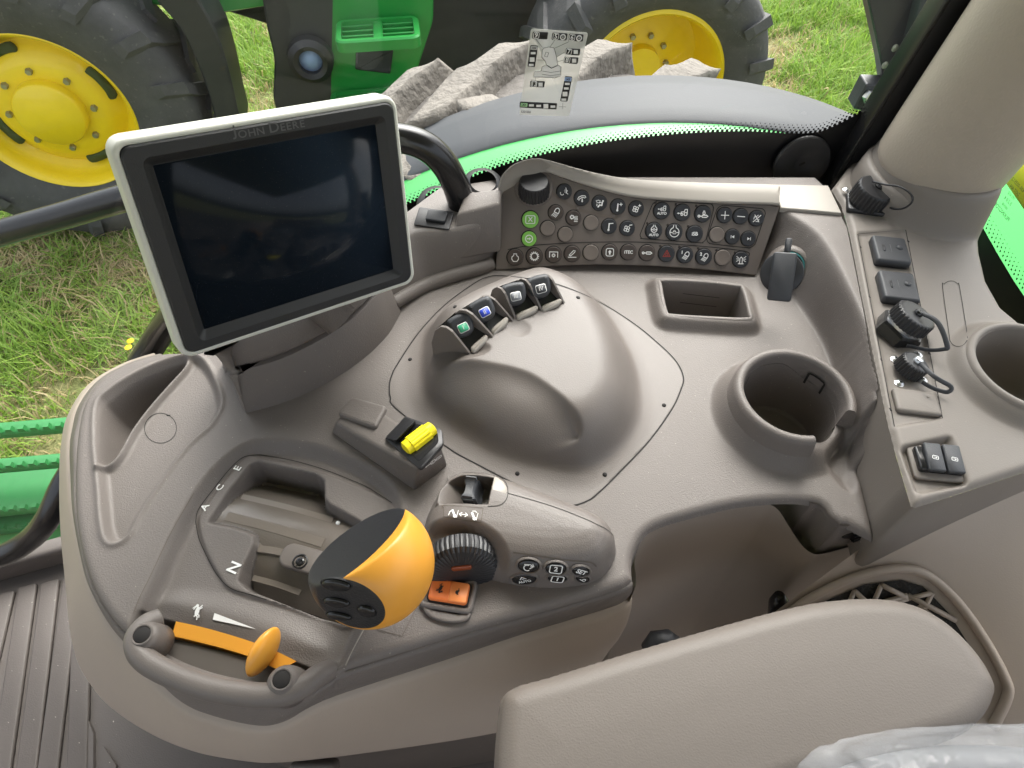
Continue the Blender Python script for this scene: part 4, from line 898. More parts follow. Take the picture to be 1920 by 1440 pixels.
for (px, py), a, b, t in OV:
    M = hplace(px, py, -6)
    link('button_collar', lathe('button_collar', [(1.0, .0), (1.06, .0011), (1.16, .0011), (1.28, -.0006)], MTAUPE, 28), hm, M @ Matrix.Diagonal((a, b, 1, 1)))
    bt = link('oval_button', slab('oval_button', ell(a, b, 28), [(0, -.001), (0, .0004), (.0012, .0011), (.0030, .0013)], GBLACK), hm, M)
    k = Ink()
    if t == 's': k.circ(-.1, -.12, .28, .09, 10, 60, 300); k.line([(-.3, .22), (.2, .2), (.4, .0), (.1, -.2)], .09); k.line([(.2, .05), (.45, .0), (.38, .25)], .08)
    elif t == 'AUTO': k.text('AUTO', .42, 0, -.16, .012); k.line([(-.28, .18), (0, .48), (.28, .18)], .08); k.line([(-.1, .2), (.1, .2)], .07)
    elif t == 'c': k.circ(.1, 0, .16, .08, 8, 0, 180); k.line([(-.3, -.1), (.3, -.1)], .08)
    elif t == 'SET': k.text('SET', .62, 0, 0, .02)
    else: k.line([tuple(q) for q in rrect(1.0, .78, .16)], .09, True); k.text(t, .62, 0, 0, .02)
    link('icon', k.mesh('icon', WHITE, .0096, .0015), bt, M)

# ------------------------------------------------------------------ switch block with the yellow roller
sb_ = thing('switch_block', 'taupe wedge block holding a black switch with a yellow roller', 'switch', P(730, 840))
c8 = [P(619, 812, -.002), P(777, 922, -.002), P(842, 874, -.002), P(690, 752, -.002), P(629, 792, .0125), P(786, 880, .031), P(829, 836, .031), P(662, 746, .0125)]
link('block_body', hexa('block_body', c8, TAUPE, .0035, 4), sb_)
tz = lambda a, b: None
def plane_of(*q): a, b, c = [Vector(x) for x in q]; n_ = (b - a).cross(c - a).normalized(); return a, (n_ if n_.z > 0 else -n_)
tp, tn = plane_of(c8[4], c8[5], c8[7])
def TP(px, py, lift=0): return PN(px, py, tp + tn * lift, tn)
def topslab(name, pts, prof_, m, r=6):
    c = sum((TP(*q) for q in pts), Vector()) / len(pts); M = frame(c, tn, UPY); Mi = M.inverted(); q = [Mi @ TP(*s) for s in pts]
    link(name, slab(name, [tuple(v[:2]) for v in spline([(v.x, v.y) for v in q], 1, True)] if r == 0 else np.array(rgroup([(v.x, v.y) for v in q], .004)), prof_, m, ang=50), sb_, M)
topslab('blank_cap', [(634, 780), (663, 748), (727, 766), (706, 806)], [(0, -.001), (0, .0025), (.0012, .0038), (.003, .0040)], TAUPE)
topslab('switch_frame', [(722, 822), (762, 782), (829, 806), (831, 835), (789, 882)], [(0, -.002), (0, .001), (.001, .0018)], BLACK)
topslab('switch_well', [(746, 826), (776, 796), (820, 806), (824, 832), (786, 868)], [(0, .0015), (.0, .0022)], GBLACK)
link('switch_shield', hexa('switch_shield', [TP(721, 822, .0), TP(744, 832, .0), TP(782, 792, .0), TP(760, 780, .0), TP(723, 822, .0045), TP(742, 826, .010), TP(778, 789, .010), TP(760, 781, .0045)], BLACK, .0012), sb_)
ra = (TP(812, 800) - TP(758, 842)); RL = ra.length; ra.normalize(); M = frame(TP(786, 822, .004), ra.cross(tn).cross(ra), ra)
V = []; Fc = []; nn_ = 36
for iy, (yy, rr) in enumerate(((-.5, .004), (-.46, .0068), (-.30, .0072), (-.29, .0082), (.29, .0082), (.30, .0072), (.46, .0068), (.5, .004))):
    for i in range(nn_):
        a = 2 * math.pi * i / nn_; r_ = rr * (1.0 if (i % 3 or not 2 < iy < 5) else .93); V.append((r_ * math.cos(a), yy * RL, r_ * math.sin(a)))
for k in range(7):
    for i in range(nn_): j = (i + 1) % nn_; Fc.append((k * nn_ + i, (k + 1) * nn_ + i, (k + 1) * nn_ + j, k * nn_ + j))
Fc += [tuple(range(nn_)), tuple(range(8 * nn_ - 1, 7 * nn_ - 1, -1))]
link('yellow_roller', autosmooth(md('yellow_roller', V, Fc, YEL), 25), sb_, M)
fp, fn = plane_of(c8[1], c8[2], c8[5]); fn = fn if fn.y < 0 else -fn
k = Ink(); k.line([(-1.1, 0), (-.4, 0)], .14); k.line([(-1.0, .16), (-1.0, -.16)], .1); k.circ(0, 0, .34, .12); k.line([(-.05, -.15), (-.05, .15)], .1); k.line([tuple(q + np.array([.85, 0])) for q in rrect(.75, .5, .15)], .1, True); k.line([(.65, 0), (1.05, 0)], .1)
link('switch_print', k.mesh('switch_print', WHITE, .0075), sb_, frame(PN(812, 866, fp + fn * .0006, fn), fn, UPZ))

# ------------------------------------------------------------------ orange rocker switch
rk = thing('rocker_switch', 'orange rocker switch with hare and tortoise marks beside the ribbed dial', 'rocker switch', P(843, 1115))
M = frame(P(843, 1113, .0015), (0, 0, 1), UPY) @ Matrix.Rotation(R(-9), 4, 'Z')
link('rocker_frame', slab('rocker_frame', rrect(.044, .0285, .005), [(0, -.004), (0, .001), (.0012, .0025), (.0035, .0025), (.0045, .0012)], TAUPE), rk, M @ Matrix.Translation((-.001, .000, 0)))
link('frame_gap', slab('frame_gap', rrect(.0335, .0195, .003), [(0, .001), (0, .0029)], SEAM), rk, M)
rkm = slab('rocker', rrect(.0315, .0175, .0028), [(0, .001), (0, .0048), (.0006, .0058), (.0016, .0062), (.0025, .0062)], RORG)
link('rocker', rkm, rk, M)
link('rocker_half', slab('rocker_half', rrect(.0150, .0165, .002), [(0, .0060), (.0006, .0068)], mat('orange_rocker_pale', (.95, .31, .09), .42)), rk, M @ Matrix.Translation((.0078, 0, 0)))
link('hare_mark', hare(Ink()).mesh('hare_mark', BLKP, .0046), rk, M @ Matrix.Translation((-.0072, .0005, .0066)) @ Matrix.Rotation(R(-118), 4, 'Z'))
k = Ink(); k.fill([(-.45, 0), (-.3, .35), (0, .45), (.3, .35), (.45, 0), (.75, .12), (.8, -.05), (.45, -.15), (.4, -.35), (.2, -.15), (-.2, -.15), (-.4, -.35), (-.45, -.12), (-.65, -.05)])
link('tortoise_mark', k.mesh('tortoise_mark', BLKP, .0042), rk, M @ Matrix.Translation((.0072, -.0005, .0071)) @ Matrix.Rotation(R(80), 4, 'Z'))
link('finger_bowl', slab('finger_bowl', ell(.0195, .0085, 36), [(0, -.002), (.0, .0008), (.0012, .0016), (.0035, .0006), (.006, -.0002)], TAUPE), rk, frame(P(838, 1146, .0008), (0, 0, 1), UPY) @ Matrix.Rotation(R(-10), 4, 'Z'))
# ------------------------------------------------------------------ rear trim with sockets
ZT = 0.062
O2 = np.array(glin([(1562, 350), (1580, 378), (1588, 401), (1598, 440), (1623, 565), (1639, 644), (1659, 740), (1670, 790), (1685, 847), (1701, 900), (1714, 944), (1722, 946), (1790, 925), (1920, 882), (2080, 828), (2080, 640), (1960, 625), (1925, 612), (1880, 575), (1852, 525), (1839, 470), (1836, 430), (1842, 395), (1860, 330), (1800, 240), (1680, 200), (1630, 250), (1600, 300)], ZT))
PB0 = Vector((P(1752, 318, .09).x, P(1752, 318, .09).y, .09)); PAX = Vector((.05, .0, .31)).normalized()
RPAN = G([(1606, 437), (1609, 434), (1694, 428), (1699, 432), (1768, 782), (1764, 787), (1680, 802), (1675, 798)], ZT, 1, True, False)
UPOC = G([(1689, 842), (1694, 836), (1778, 817), (1786, 820), (1816, 903), (1812, 910), (1724, 926), (1717, 921)], ZT, 1, True, False)
C2 = P(1938, 686, .076); C2R = .046
def trim_h(X, Y, st):
    Z = np.full_like(X, ZT)
    d = np.hypot(X - PB0.x - .005, (Y - PB0.y) * .9); Z += 0.045 * ss(.080, .063, d)
    q = P(1630, 372, ZT); Z += 0.006 * ss(.030, .018, np.hypot(X - q.x, Y - q.y)) * 0
    Z -= .0028 * ss(.0, -.0035, sdf(RPAN, X, Y)); Z -= .007 * ss(.0005, -.004, sdf(UPOC, X, Y))
    r = np.hypot(X - C2.x, Y - C2.y); Z += .012 * ss(C2R + .022, C2R + .006, r)
    dd, ii = seg_dist(O2, X, Y); rr = .006; k = np.clip(rr - dd, 0, rr); Z -= np.where(ii, rr - np.sqrt(rr * rr - k * k), rr)
    return blur(Z, .8)
trim = Relief(.26, .58, .20, .74, .0015, trim_h); BT = trim.bvh()
X2, Y2 = trim.X, trim.Y
c2E = np.array([(C2.x + C2R * math.cos(R(a)), C2.y + C2R * math.sin(R(a))) for a in range(0, 360, 6)])
TTR = mat('trim_plastic', (0.192, 0.169, 0.147), 0.55, bump=(900, .35), mott=.06, rvar=.05, speck=(420, .745, .4))
rt = thing('rear_trim', 'taupe rear trim moulding carrying the sockets beside the pillar', 'trim panel', P(1750, 700, .0))
trim.part('trim_skin', TTR, rt, seg_dist(O2, X2, Y2)[1] & ~seg_dist(c2E, X2, Y2)[1], (O2, c2E))
wall('trim_side', [(x, y, ZT - .0055) for x, y in O2[:16]], -.05, TTR, rt, .004, rows=5)
drape(BT, [(1608, 439), (1698, 431), (1767, 784), (1677, 800), (1608, 439)], .0007, SEAM, parent=rt, smooth=False, name='panel_seam')
oval = [(1783 + 17 * math.cos(R(a)) + (0 if math.sin(R(a)) < 0 else 14), 545 + 18 * math.sin(R(a)) + (0 if math.sin(R(a)) < 0 else 87)) for a in range(0, 360, 20)]
drape(BT, oval, .0006, SEAM, parent=rt, closed=True, n=3, name='oval_knockout_line')
for q in ((1613, 463), (1703, 453), (1630, 557), (1719, 545), (1652, 675), (1743, 663), (1670, 768), (1758, 755)):
    l, n_ = hit(BT, *q); link('clip_slot', slab('clip_slot', rrect(.0014, .0034, .0005), [(0, 0), (0, .0005)], SEAM), rt, frame(l, n_, (-.15, 1, 0)))
link('shelf_cap', slab('shelf_cap', [tuple(P(a, b, ZP).xy) for a, b in ((1463, 392), (1449, 348), (1552, 350), (1577, 402), (1530, 398))], [(0, ZP - .004), (0, ZP + .0012), (.001, ZP + .002)], LBEIGE, ang=40), rt)
cup2 = thing('tall_cup_recess', 'oval cup recess with a rounded rim at the right edge of the rear trim', 'cup holder', C2)
link('rim_wall', lathe('rim_wall', [(C2R + .014, -.022), (C2R + .009, -.006), (C2R + .0075, -.001), (C2R + .005, .001), (C2R + .002, .001), (C2R + .0005, -.001), (C2R, -.004), (C2R - .003, -.035), (C2R - .005, -.055), (C2R - .012, -.06), (.0001, -.06)], TTR, 64, ang=70), cup2, Matrix.Translation(C2))
def tf(px, py, lift=0.0, n=(0, 0, 1), up=(-.17, 1, 0)): p = P(px, py, ZT - .0026 + lift); return frame(p, n, up)
# two square rubber caps
for px, py, lab in ((1665, 478, 'upper square black rubber socket cap on the rear trim strip'), (1679, 546, 'lower square black rubber socket cap on the rear trim strip')):
    t = thing('socket_cap', lab, 'socket cap', P(px, py, ZT), 'rubber socket caps on the trim strip')
    M = tf(px, py, up=P(1628, 458, ZT) - P(1641, 512, ZT))
    link('cap_body', slab('cap_body', rrect(.0345, .041, .0035), [(0, 0), (0, .006), (.0008, .0082), (.0022, .0090), (.0030, .0091)], CHAR), t, M)
    link('pull_tab', slab('pull_tab', rrect(.010, .0022, .001), [(0, 0), (.0003, .0012)], BLACK), t, M @ Matrix.Translation((-.008, -.001, .0088)) @ Matrix.Rotation(R(90), 4, 'Z'))
    link('round_nub', lathe('round_nub', [(.0034, 0), (.0031, .0012), (.002, .002), (.0001, .0022)], CHAR, 20), t, M @ Matrix.Translation((.008, .002, .0088)))
    link('moulded_line', slab('moulded_line', rrect(.0004, .013, .0002), [(0, 0), (0, .0003)], mat('worn_edge', (.12, .12, .125), .5)), t, M @ Matrix.Translation((-.001, .0, .0089)))
def screw(parent, px, py, r=.0034, z=None, lift=.0): 
    l, n_ = hit(BT, px, py); M = frame(l + n_ * lift, n_, UPY)
    s = link('screw', lathe('screw', [(r * 1.25, 0), (r * 1.25, .0005), (r, .0007), (r * .95, .0016), (r * .6, .0023), (.0001, .0025)], SILV, 20), parent, M)
    for a in (20, 110): link('cross_slot', slab('cross_slot', rrect(r * 1.0, r * .22, r * .05), [(0, 0), (0, .0003)], SEAM), s, M @ Matrix.Translation((0, 0, .0023)) @ Matrix.Rotation(R(a), 4, 'Z'))
def capped(t, base, ax, r, h, nrib, up=UPY, hub=True):
    M = frame(base, ax, up); link('ribbed_cap', ribbed('ribbed_cap', r, h, nrib, BLACK, .001, .0018, .0004), t, M)
    T_ = M @ Matrix.Translation((0, 0, h)); return M, T_
# round threaded cap at the shelf corner
c1 = thing('connector_cap', 'round black ribbed connector cap on a square flange near the pillar', 'connector', P(1625, 372, ZT))
M = frame(P(1622, 384, ZT + .001), (0, 0, 1), (.25, 1, 0))
link('flange', slab('flange', rrect(.040, .034, .004), [(0, -.003), (0, .003), (.0008, .0036)], BLACK), c1, M)
for q in ((1586, 356), (1615, 388), (1657, 385)): 
    p = P(q[0], q[1], ZT + .0045); s = link('screw', lathe('screw', [(.0036, 0), (.0036, .0006), (.0030, .0008), (.0026, .002), (.0001, .0026)], SILV, 20), c1, frame(p, (0, 0, 1), UPY))
bp_ = P(1625, 377, ZT + .004); M, T_ = capped(c1, bp_, Vector((.16, -.10, 1)), .0205, .020, 28)
link('hub_washer', lathe('hub_washer', [(.0056, 0), (.0056, .0014), (.004, .0018), (.0036, .003), (.0001, .0034)], GBLACK, 24), c1, T_ @ Matrix.Translation((.003, .002, .0)))
lp = spline([tuple(P(a, b, z)) for a, b, z in ((1636, 340, ZT + .028), (1660, 346, ZT + .034), (1686, 350, ZT + .040), (1706, 362, ZT + .040), (1711, 376, ZT + .036), (1698, 389, ZT + .026), (1678, 392, ZT + .016), (1658, 386, ZT + .006))], 6)
link('strap_loop', tube('strap_loop', lp, .0011, BLACK, 8), c1)
# flip-cap power socket
ps = thing('power_socket', 'power socket with a hanging black flip cap beside the keypad', 'power socket', P(1475, 510, .03))
sn = Vector((-.35, -.70, .62)).normalized(); sc_ = hit(BV, 1478, 500)[0] + sn * .004; M = frame(sc_, sn, UPZ)
link('socket_bezel', lathe('socket_bezel', [(.025, -.008), (.0225, .002), (.020, .005), (.0175, .0055), (.0165, .004)], TAUPE, 40), ps, M)
link('teal_ring', lathe('teal_ring', [(.0166, -.002), (.0166, .0085), (.0150, .009), (.0146, .0)], mat('teal_seal', (.03, .16, .16), .4), 40), ps, M)
M3 = frame(P(1466, 512, .052), Vector((-.42, -.66, .62)), Vector((0.05, .62, .78)))
link('flip_disc', slab('flip_disc', ell(.0215, .0215, 40), [(0, -.004), (0, .002), (.001, .003)], BLACK), ps, M3)
link('flip_plate', slab('flip_plate', rrect(.0235, .050, .003), [(0, .0025), (0, .0055), (.001, .0065)], CHAR), ps, M3 @ Matrix.Translation((0.001, -.004, 0)))
link('hinge_strap', slab('hinge_strap', rrect(.0065, .020, .002), [(0, -.001), (0, .002), (.0005, .003)], CHAR), ps, M3 @ Matrix.Translation((.002, .026, -.003)))
# two round connectors on the strip
c3 = thing('large_connector', 'large round black connector cap with hex collar and strap loop on trim', 'connector', P(1698, 618, ZT))
b0 = P(1683, 622, ZT - .002); ax = Vector((.34, .04, .94)).normalized()
link('hex_collar', slab('hex_collar', ell(.0225, .0225, 6), [(0, -.004), (0, .006), (.0015, .0085)], GBLACK, ang=20), c3, frame(b0, ax, UPY))
link('steel_ring', lathe('steel_ring', [(.0175, .006), (.0175, .0115), (.016, .012)], SILV, 40), c3, frame(b0, ax, UPY))
M, T_ = capped(c3, b0 + ax * .012, ax, .0185, .013, 30)
link('centre_screw', lathe('centre_screw', [(.0042, 0), (.0042, .002), (.003, .0036), (.0012, .0036), (.0001, .002)], GBLACK, 20), c3, T_)
tp3 = T_.translation + ax * .002
e3 = P(1768, 655, ZT + .012); e4 = P(1700, 648, ZT + .004)
lp = spline([tuple(tp3), tuple(tp3.lerp(e3, .5) + Vector((.003, .003, .008))), tuple(P(1776, 648, ZT + .016)), tuple(e3), tuple(P(1740, 656, ZT + .006)), tuple(e4)], 6)
link('strap_loop', tube('strap_loop', lp, .0022, CHAR, 8, True, .4), c3)
c4 = thing('small_connector', 'small round black connector cap with zinc screws and strap loop', 'connector', P(1705, 695, ZT))
for q in ((1678, 674), (1720, 666), (1686, 719), (1729, 713)): screw(c4, *q)
b0 = P(1700, 695, ZT - .002); ax = Vector((.30, .04, .95)).normalized(); M, T_ = capped(c4, b0, ax, .0125, .013, 26)
link('steel_button', lathe('steel_button', [(.0042, 0), (.0042, .002), (.0033, .0036), (.0001, .004)], SILV, 20), c4, T_)
tp4 = T_.translation + ax * .001
lp = spline([tuple(tp4), tuple(P(1752, 706, ZT + .018)), tuple(P(1783, 725, ZT + .010)), tuple(P(1776, 735, ZT + .006)), tuple(P(1750, 728, ZT + .003)), tuple(P(1729, 716, ZT + .002))], 6)
link('strap_loop', tube('strap_loop', lp, .0020, CHAR, 8, True, .4), c4)
bl = thing('blank_cover', 'taupe rectangular blank cover at the foot of the socket strip', 'blank cover', P(1716, 756, ZT))
M = tf(1716, 757, up=P(1672, 742, ZT) - P(1682, 784, ZT)); link('cover', slab('cover', rrect(.037, .0255, .003), [(0, 0), (0, .003), (.001, .0042), (.003, .0045)], TTR), bl, M)
k = Ink(); k.fill([(-.5, -.4), (.5, 0), (-.5, .4)]); link('moulded_arrow', k.mesh('moulded_arrow', SEAM2, .003), bl, M @ Matrix.Translation((.010, .005, .0047)))
us = thing('usb_ports', 'pair of black flip covers on the charging ports by the beige wall', 'charging ports', P(1752, 872, ZT))
M = frame(P(1755, 872, ZT - .0065), (0, 0, 1), P(1700, 850, ZT) - P(1718, 912, ZT))
link('port_plate', slab('port_plate', rrect(.044, .033, .003), [(0, 0), (0, .003), (.0008, .0038)], TTR), us, M)
link('port_block', slab('port_block', rrect(.035, .0225, .002), [(0, .003), (0, .008), (.001, .009)], GBLACK), us, M @ Matrix.Translation((-.001, .0005, 0)))
for sx in (-.0065, .0085):
    Mc = M @ Matrix.Translation((sx, .0005, .0085)) @ Matrix.Rotation(R(6), 4, 'X'); fc = link('flip_cover', slab('flip_cover', rrect(.0135, .025, .0015), [(0, 0), (0, .003), (.0008, .0038)], CHAR), us, Mc)
    k = Ink(); k.line([tuple(q) for q in rrect(1.3, .85, .2)], .14, True); k.line([(-.3, 0), (.35, 0)], .12); k.line([(.1, .2), (.35, 0), (.1, -.2)], .1)
    link('port_print', k.mesh('port_print', WHITE, .0034), fc, Mc @ Matrix.Translation((0, -.001, .004)) @ Matrix.Rotation(R(-10), 4, 'Z'))

# ------------------------------------------------------------------ cab: pillar, window, bars
pil = thing('cab_pillar', 'thick padded beige cab pillar rising at the right window corner', 'pillar', PB0)
a0 = PB0 + PAX * -.01; pr = .0665
M = frame(a0, PAX, UPY)
link('pad', lathe('pad', [(.001, .0), (pr * .80, .0), (pr * .95, .006), (pr, .016), (pr * 1.01, .05), (pr * 1.03, .3), (pr * 1.05, 1.0)], PILM, 72, ang=80), pil, M @ Matrix.Diagonal((1, 1, 1, 1)))
link('collar', lathe('collar', [(pr * 1.13, -.055), (pr * 1.12, -.035), (pr * 1.10, -.012), (pr * 1.08, -.002), (pr * 1.03, .0015), (pr * .9, .0)], TTR, 72, ang=80), pil, M)
# window pane: gently curved glass with a black ceramic border along its foot
WPL = [(-1.25, .46), (-.80, .53), (-.40, .62), (-.10, .685), (.15, .715), (.40, .725), (.47, .727)]
wp = spline([(a, b) for a, b in WPL], 6)
def wy(x): return float(np.interp(x, wp[:, 0], wp[:, 1]))
def PW(px, py, off=0.0):                      # point on the window glass (off: towards the cab)
    d = ray(px, py); t = .7 / d.y
    for _ in range(12): q = CAM + d * t; t = (wy(q.x) - off) / d.y
    return CAM + d * t
GLASS = bpy.data.materials.new('window_glass'); GLASS.use_nodes = True; g = GLASS.node_tree; g.nodes.clear()
o_ = g.nodes.new('ShaderNodeOutputMaterial'); mx = g.nodes.new('ShaderNodeMixShader'); tr = g.nodes.new('ShaderNodeBsdfTransparent'); gl_ = g.nodes.new('ShaderNodeBsdfGlossy')
tr.inputs[0].default_value = (.955, .975, .960, 1); gl_.inputs['Roughness'].default_value = .03
fz = g.nodes.new('ShaderNodeFresnel'); fz.inputs[0].default_value = 1.4
g.links.new(fz.outputs[0], mx.inputs[0]); g.links.new(tr.outputs[0], mx.inputs[1]); g.links.new(gl_.outputs[0], mx.inputs[2]); g.links.new(mx.outputs[0], o_.inputs[0])
win = thing('side_window', 'large curved cab side window with black dotted border along its foot', 'window', (0, .7, -.5))
V = []; Fc = []; zz = np.linspace(-.62, 1.0, 6)
for z in zz: V += [(x, y, z) for x, y in wp]
n = len(wp)
for k in range(5):
    for i in range(n - 1): Fc.append((k * n + i, k * n + i + 1, (k + 1) * n + i + 1, (k + 1) * n + i))
link('pane', md('pane', V, Fc, GLASS), win)
ft = spline([(600, 440), (700, 408), (770, 380), (820, 358), (870, 338), (940, 311), (1000, 294), (1075, 277), (1150, 264), (1225, 255), (1300, 249), (1400, 246), (1480, 250), (1530, 248), (1560, 238), (1600, 218), (1650, 190), (1700, 150)], 6)
top = [PW(a, b, .002) for a, b in ft]; V = top + [Vector((p.x, p.y, -.35)) for p in top]; n = len(top)
link('ceramic_border', md('ceramic_border', V, [(i, n + i, n + i + 1, i + 1) for i in range(n - 1)], BFRIT), win)
# dot fade of the border: black dots above the edge
dots = []; dv = []; df = []
def dotquad(c, tx, s):
    b = len(dv); nz = Vector((0, 0, 1)); dv.extend([c - tx * s - nz * s, c + tx * s - nz * s, c + tx * s + nz * s, c - tx * s + nz * s]); df.append((b, b + 1, b + 2, b + 3))
L = 0.0; sp_ = .0056; ptsd = [top[0]]
for i in range(1, n):
    seg = (top[i] - top[i - 1]); ln_ = seg.length; 
    while L < ln_: ptsd.append(top[i - 1] + seg * (L / ln_)); L += sp_
    L -= ln_
for i in range(1, len(ptsd) - 1):
    t = (ptsd[i + 1] - ptsd[i - 1]); t.normalize(); up_ = Vector((-t.z * 0, 0, 1)); nrm_ = t.cross(Vector((0, -1, 0))); nrm_ = Vector((-t.z, 0, t.x)).normalized(); tx = Vector((t.x, t.y, 0)).normalized()
    dotquad(ptsd[i] + nrm_ * .0012, tx, .0017)
    dotquad(ptsd[i] + t * sp_ * .5 + nrm_ * .0042, tx, .0011); dotquad(ptsd[i] + nrm_ * .0074, tx, .0008); dotquad(ptsd[i] + t * sp_ * .5 + nrm_ * .0106, tx, .00055)
fd = link('border_dots', md('border_dots', dv, df, BFRIT, False), win); fd['kind'] = 'stuff'
# seal strip along the pillar
def bar(name, a, b, w_, d_, m, parent, r=.003):
    ax = (b - a); L = ax.length; M = frame((a + b) / 2, ax, UPY); link(name, rbox(name, w_, d_, L, r, m), parent, M)
s0 = PW(1558, 372, .012); s1 = s0 + (PW(1800, -8, .012) - s0) * 1.25
seal = thing('window_seal', 'black rubber window seal strip running up beside the padded pillar', 'window seal', s0)
tdir = (s1 - s0).normalized(); side = tdir.cross(Vector((0, -1, 0))).normalized()
bar('seal_body', s0 - tdir * .05, s1, .030, .020, BLACK, seal, .004)
bar('seal_lip', s0 - tdir * .05 - side * .018, s1 - side * .018, .006, .030, GBLACK, seal, .002)
bar('inner_seal', s0 - tdir * .05 + side * .019 + Vector((0, -.004, 0)), s1 + side * .019 + Vector((0, -.004, 0)), .010, .018, GBLACK, seal, .003)
bar('pillar_return', s0 + side * .052 + Vector((.0, .012, 0)), s1 + side * .052 + Vector((0, .012, 0)), .058, .012, LBEIGE, seal, .003)
# speaker-like round black plug on the border
pg = thing('round_plug', 'round black plug disc on the dark window border by the pillar', 'plug', PW(1502, 305, .01))
M = frame(PW(1502, 305, .008), (.05, -1, .12), UPZ)
link('plug_disc', lathe('plug_disc', [(.0345, 0), (.0345, .003), (.033, .0045), (.012, .0050), (.010, .0035), (.005, .0035), (.0001, .0030)], mat('plug_black', (.020, .020, .021), .45), 48), pg, M)
link('plug_socket', slab('plug_socket', rrect(.007, .0022, .0005), [(0, .0035), (0, .0042)], SEAM), pg, M @ Matrix.Rotation(R(35), 4, 'Z'))
# information decal on the glass
dcl = thing('window_decal', 'clear window decal with joystick diagram and black number tags', 'decal', PW(1035, 135, .001))
qd = [PW(a, b, .0015) for a, b in ((998, 53), (1101, 60), (1067, 218), (974, 213))]
dn2 = (qd[1] - qd[0]).cross(qd[3] - qd[0]).normalized(); dn2 = dn2 if dn2.y < 0 else -dn2
DMt = frame(sum(qd, Vector()) / 4, dn2, qd[0] - qd[3]); DMi = DMt.inverted()
FILM = bpy.data.materials.new('decal_film'); FILM.use_nodes = True; g = FILM.node_tree; b_ = g.nodes['Principled BSDF']; b_.inputs['Base Color'].default_value = (.75, .75, .70, 1); b_.inputs['Alpha'].default_value = .38; b_.inputs['Roughness'].default_value = .3
def dq(zx, zy): p = PN(960 + zx / 7.58, 40 + zy / 7.58, qd[0], dn2); v = DMi @ p; return (v.x, v.y)
link('film', slab('film', np.array(rgroup([dq(270, 100), dq(1085, 160), (dq(810, 1350)), dq(100, 1330)], .003)), [(0, 0), (0, .0002)], FILM), dcl, DMt)
def dtag(c, m=BLKP, z=.0004, r=.0012, name='tag'):
    q = [dq(*p) for p in c]; link(name, slab(name, np.array(rgroup(q, r)), [(0, z - .0001), (0, z)], m), dcl, DMt)
TAGS = [[(295, 145), (515, 152), (500, 255), (285, 243)], [(575, 158), (790, 170), (775, 270), (562, 258)], [(812, 172), (1018, 186), (1005, 285), (798, 272)], [(768, 380), (972, 392), (958, 485), (755, 472)], [(745, 500), (945, 512), (930, 605), (730, 590)], [(262, 335), (368, 342), (325, 648), (220, 640)], [(262, 840), (468, 850), (455, 938), (252, 928)], [(755, 778), (855, 785), (788, 1140), (683, 1132)], [(112, 1138), (642, 1162), (630, 1250), (105, 1222)]]
for c in TAGS: dtag(c)
dtag([(270, 348), (362, 353), (355, 405), (262, 400)], mat('decal_grey', (.6, .6, .6), .5), .0005, .0008, 'number_field'); dtag([(752, 792), (850, 797), (840, 852), (740, 846)], mat('decal_blue', (.35, .48, .75), .5), .0005, .0008, 'number_field'); dtag([(125, 1155), (222, 1160), (215, 1215), (118, 1208)], mat('decal_green', (.35, .62, .32), .5), .0005, .0008, 'number_field')
k = Ink()
def dt(t, x, y, s=60, box=True, m=None):
    cx, cy = dq(x, y); e = abs(dq(x + s, y)[0] - cx); V_, F_ = text_geo(t, e * 1.5, e * .03); b = len(k.V); k.V += [Vector((vx + cx, vy + cy)) for vx, vy in V_]; k.F += [tuple(i + b for i in f) for f in F_]
    if box: k.line([(cx + p[0], cy + p[1]) for p in rrect(e * 1.3, e * 1.35, e * .3)], e * .13, True)
for t, x, y in (('9', 345, 195), ('5', 622, 212), ('6', 852, 228), ('7', 806, 430), ('8', 782, 548), ('13', 312, 888)): dt(t, x, y)
def drect(x, y, w_, h_):
    k.fill([dq(x - w_, y - h_), dq(x + w_, y - h_), dq(x + w_, y + h_), dq(x - w_, y + h_)][::-1])
for x, y in ((722, 220), (952, 236)):
    c = dq(x, y); e = abs(dq(x + 34, y)[0] - c[0]); k.circ(c[0], c[1], e, e * .5, 16); k.dot(c[0], c[1], e * .25)
for x, y in ((905, 432), (882, 555), (405, 895)): drect(x, y, 30, 28)
for x, y in ((300, 448), (285, 540), (272, 615), (785, 885), (770, 950), (752, 1030), (735, 1108), (275, 1190), (378, 1198), (480, 1202), (580, 1208)): drect(x, y, 34, 16 if y not in (540, 1030, 1202) else 32)
link('white_print', k.mesh('white_print', WHITE, 1.0, .0007), dcl, DMt)
k = Ink()
for t, x, y, s in (('XIII', 312, 376, 26), ('XII', 796, 822, 30), ('XI', 170, 1185, 34)): dt(t, x, y, s, False)
dt('L221050', 198, 1285, 26, False)
for a, b in (((340, 250), (430, 365)), ((608, 262), (540, 360)), ((810, 285), (590, 385)), ((755, 430), (560, 545)), ((730, 548), (575, 590)), ((345, 545), (470, 548)), ((335, 780), (330, 842)), ((720, 1160), (720, 1240)), ((665, 1208), (765, 1212))): k.line([dq(*a), dq(*b)], .00035)
link('black_print', k.mesh('black_print', BLKP, 1.0, .0007), dcl, DMt)
JOY = [(430, 400), (450, 375), (520, 358), (590, 370), (610, 420), (635, 520), (645, 610), (695, 640), (690, 770), (600, 798), (430, 785), (300, 785), (318, 712), (415, 700), (425, 640), (490, 610), (470, 560), (420, 500)]
k = Ink(); k.fill([dq(*q) for q in JOY][::-1]); link('joystick_drawing', k.mesh('joystick_drawing', WHITE, 1.0, .0009), dcl, DMt)
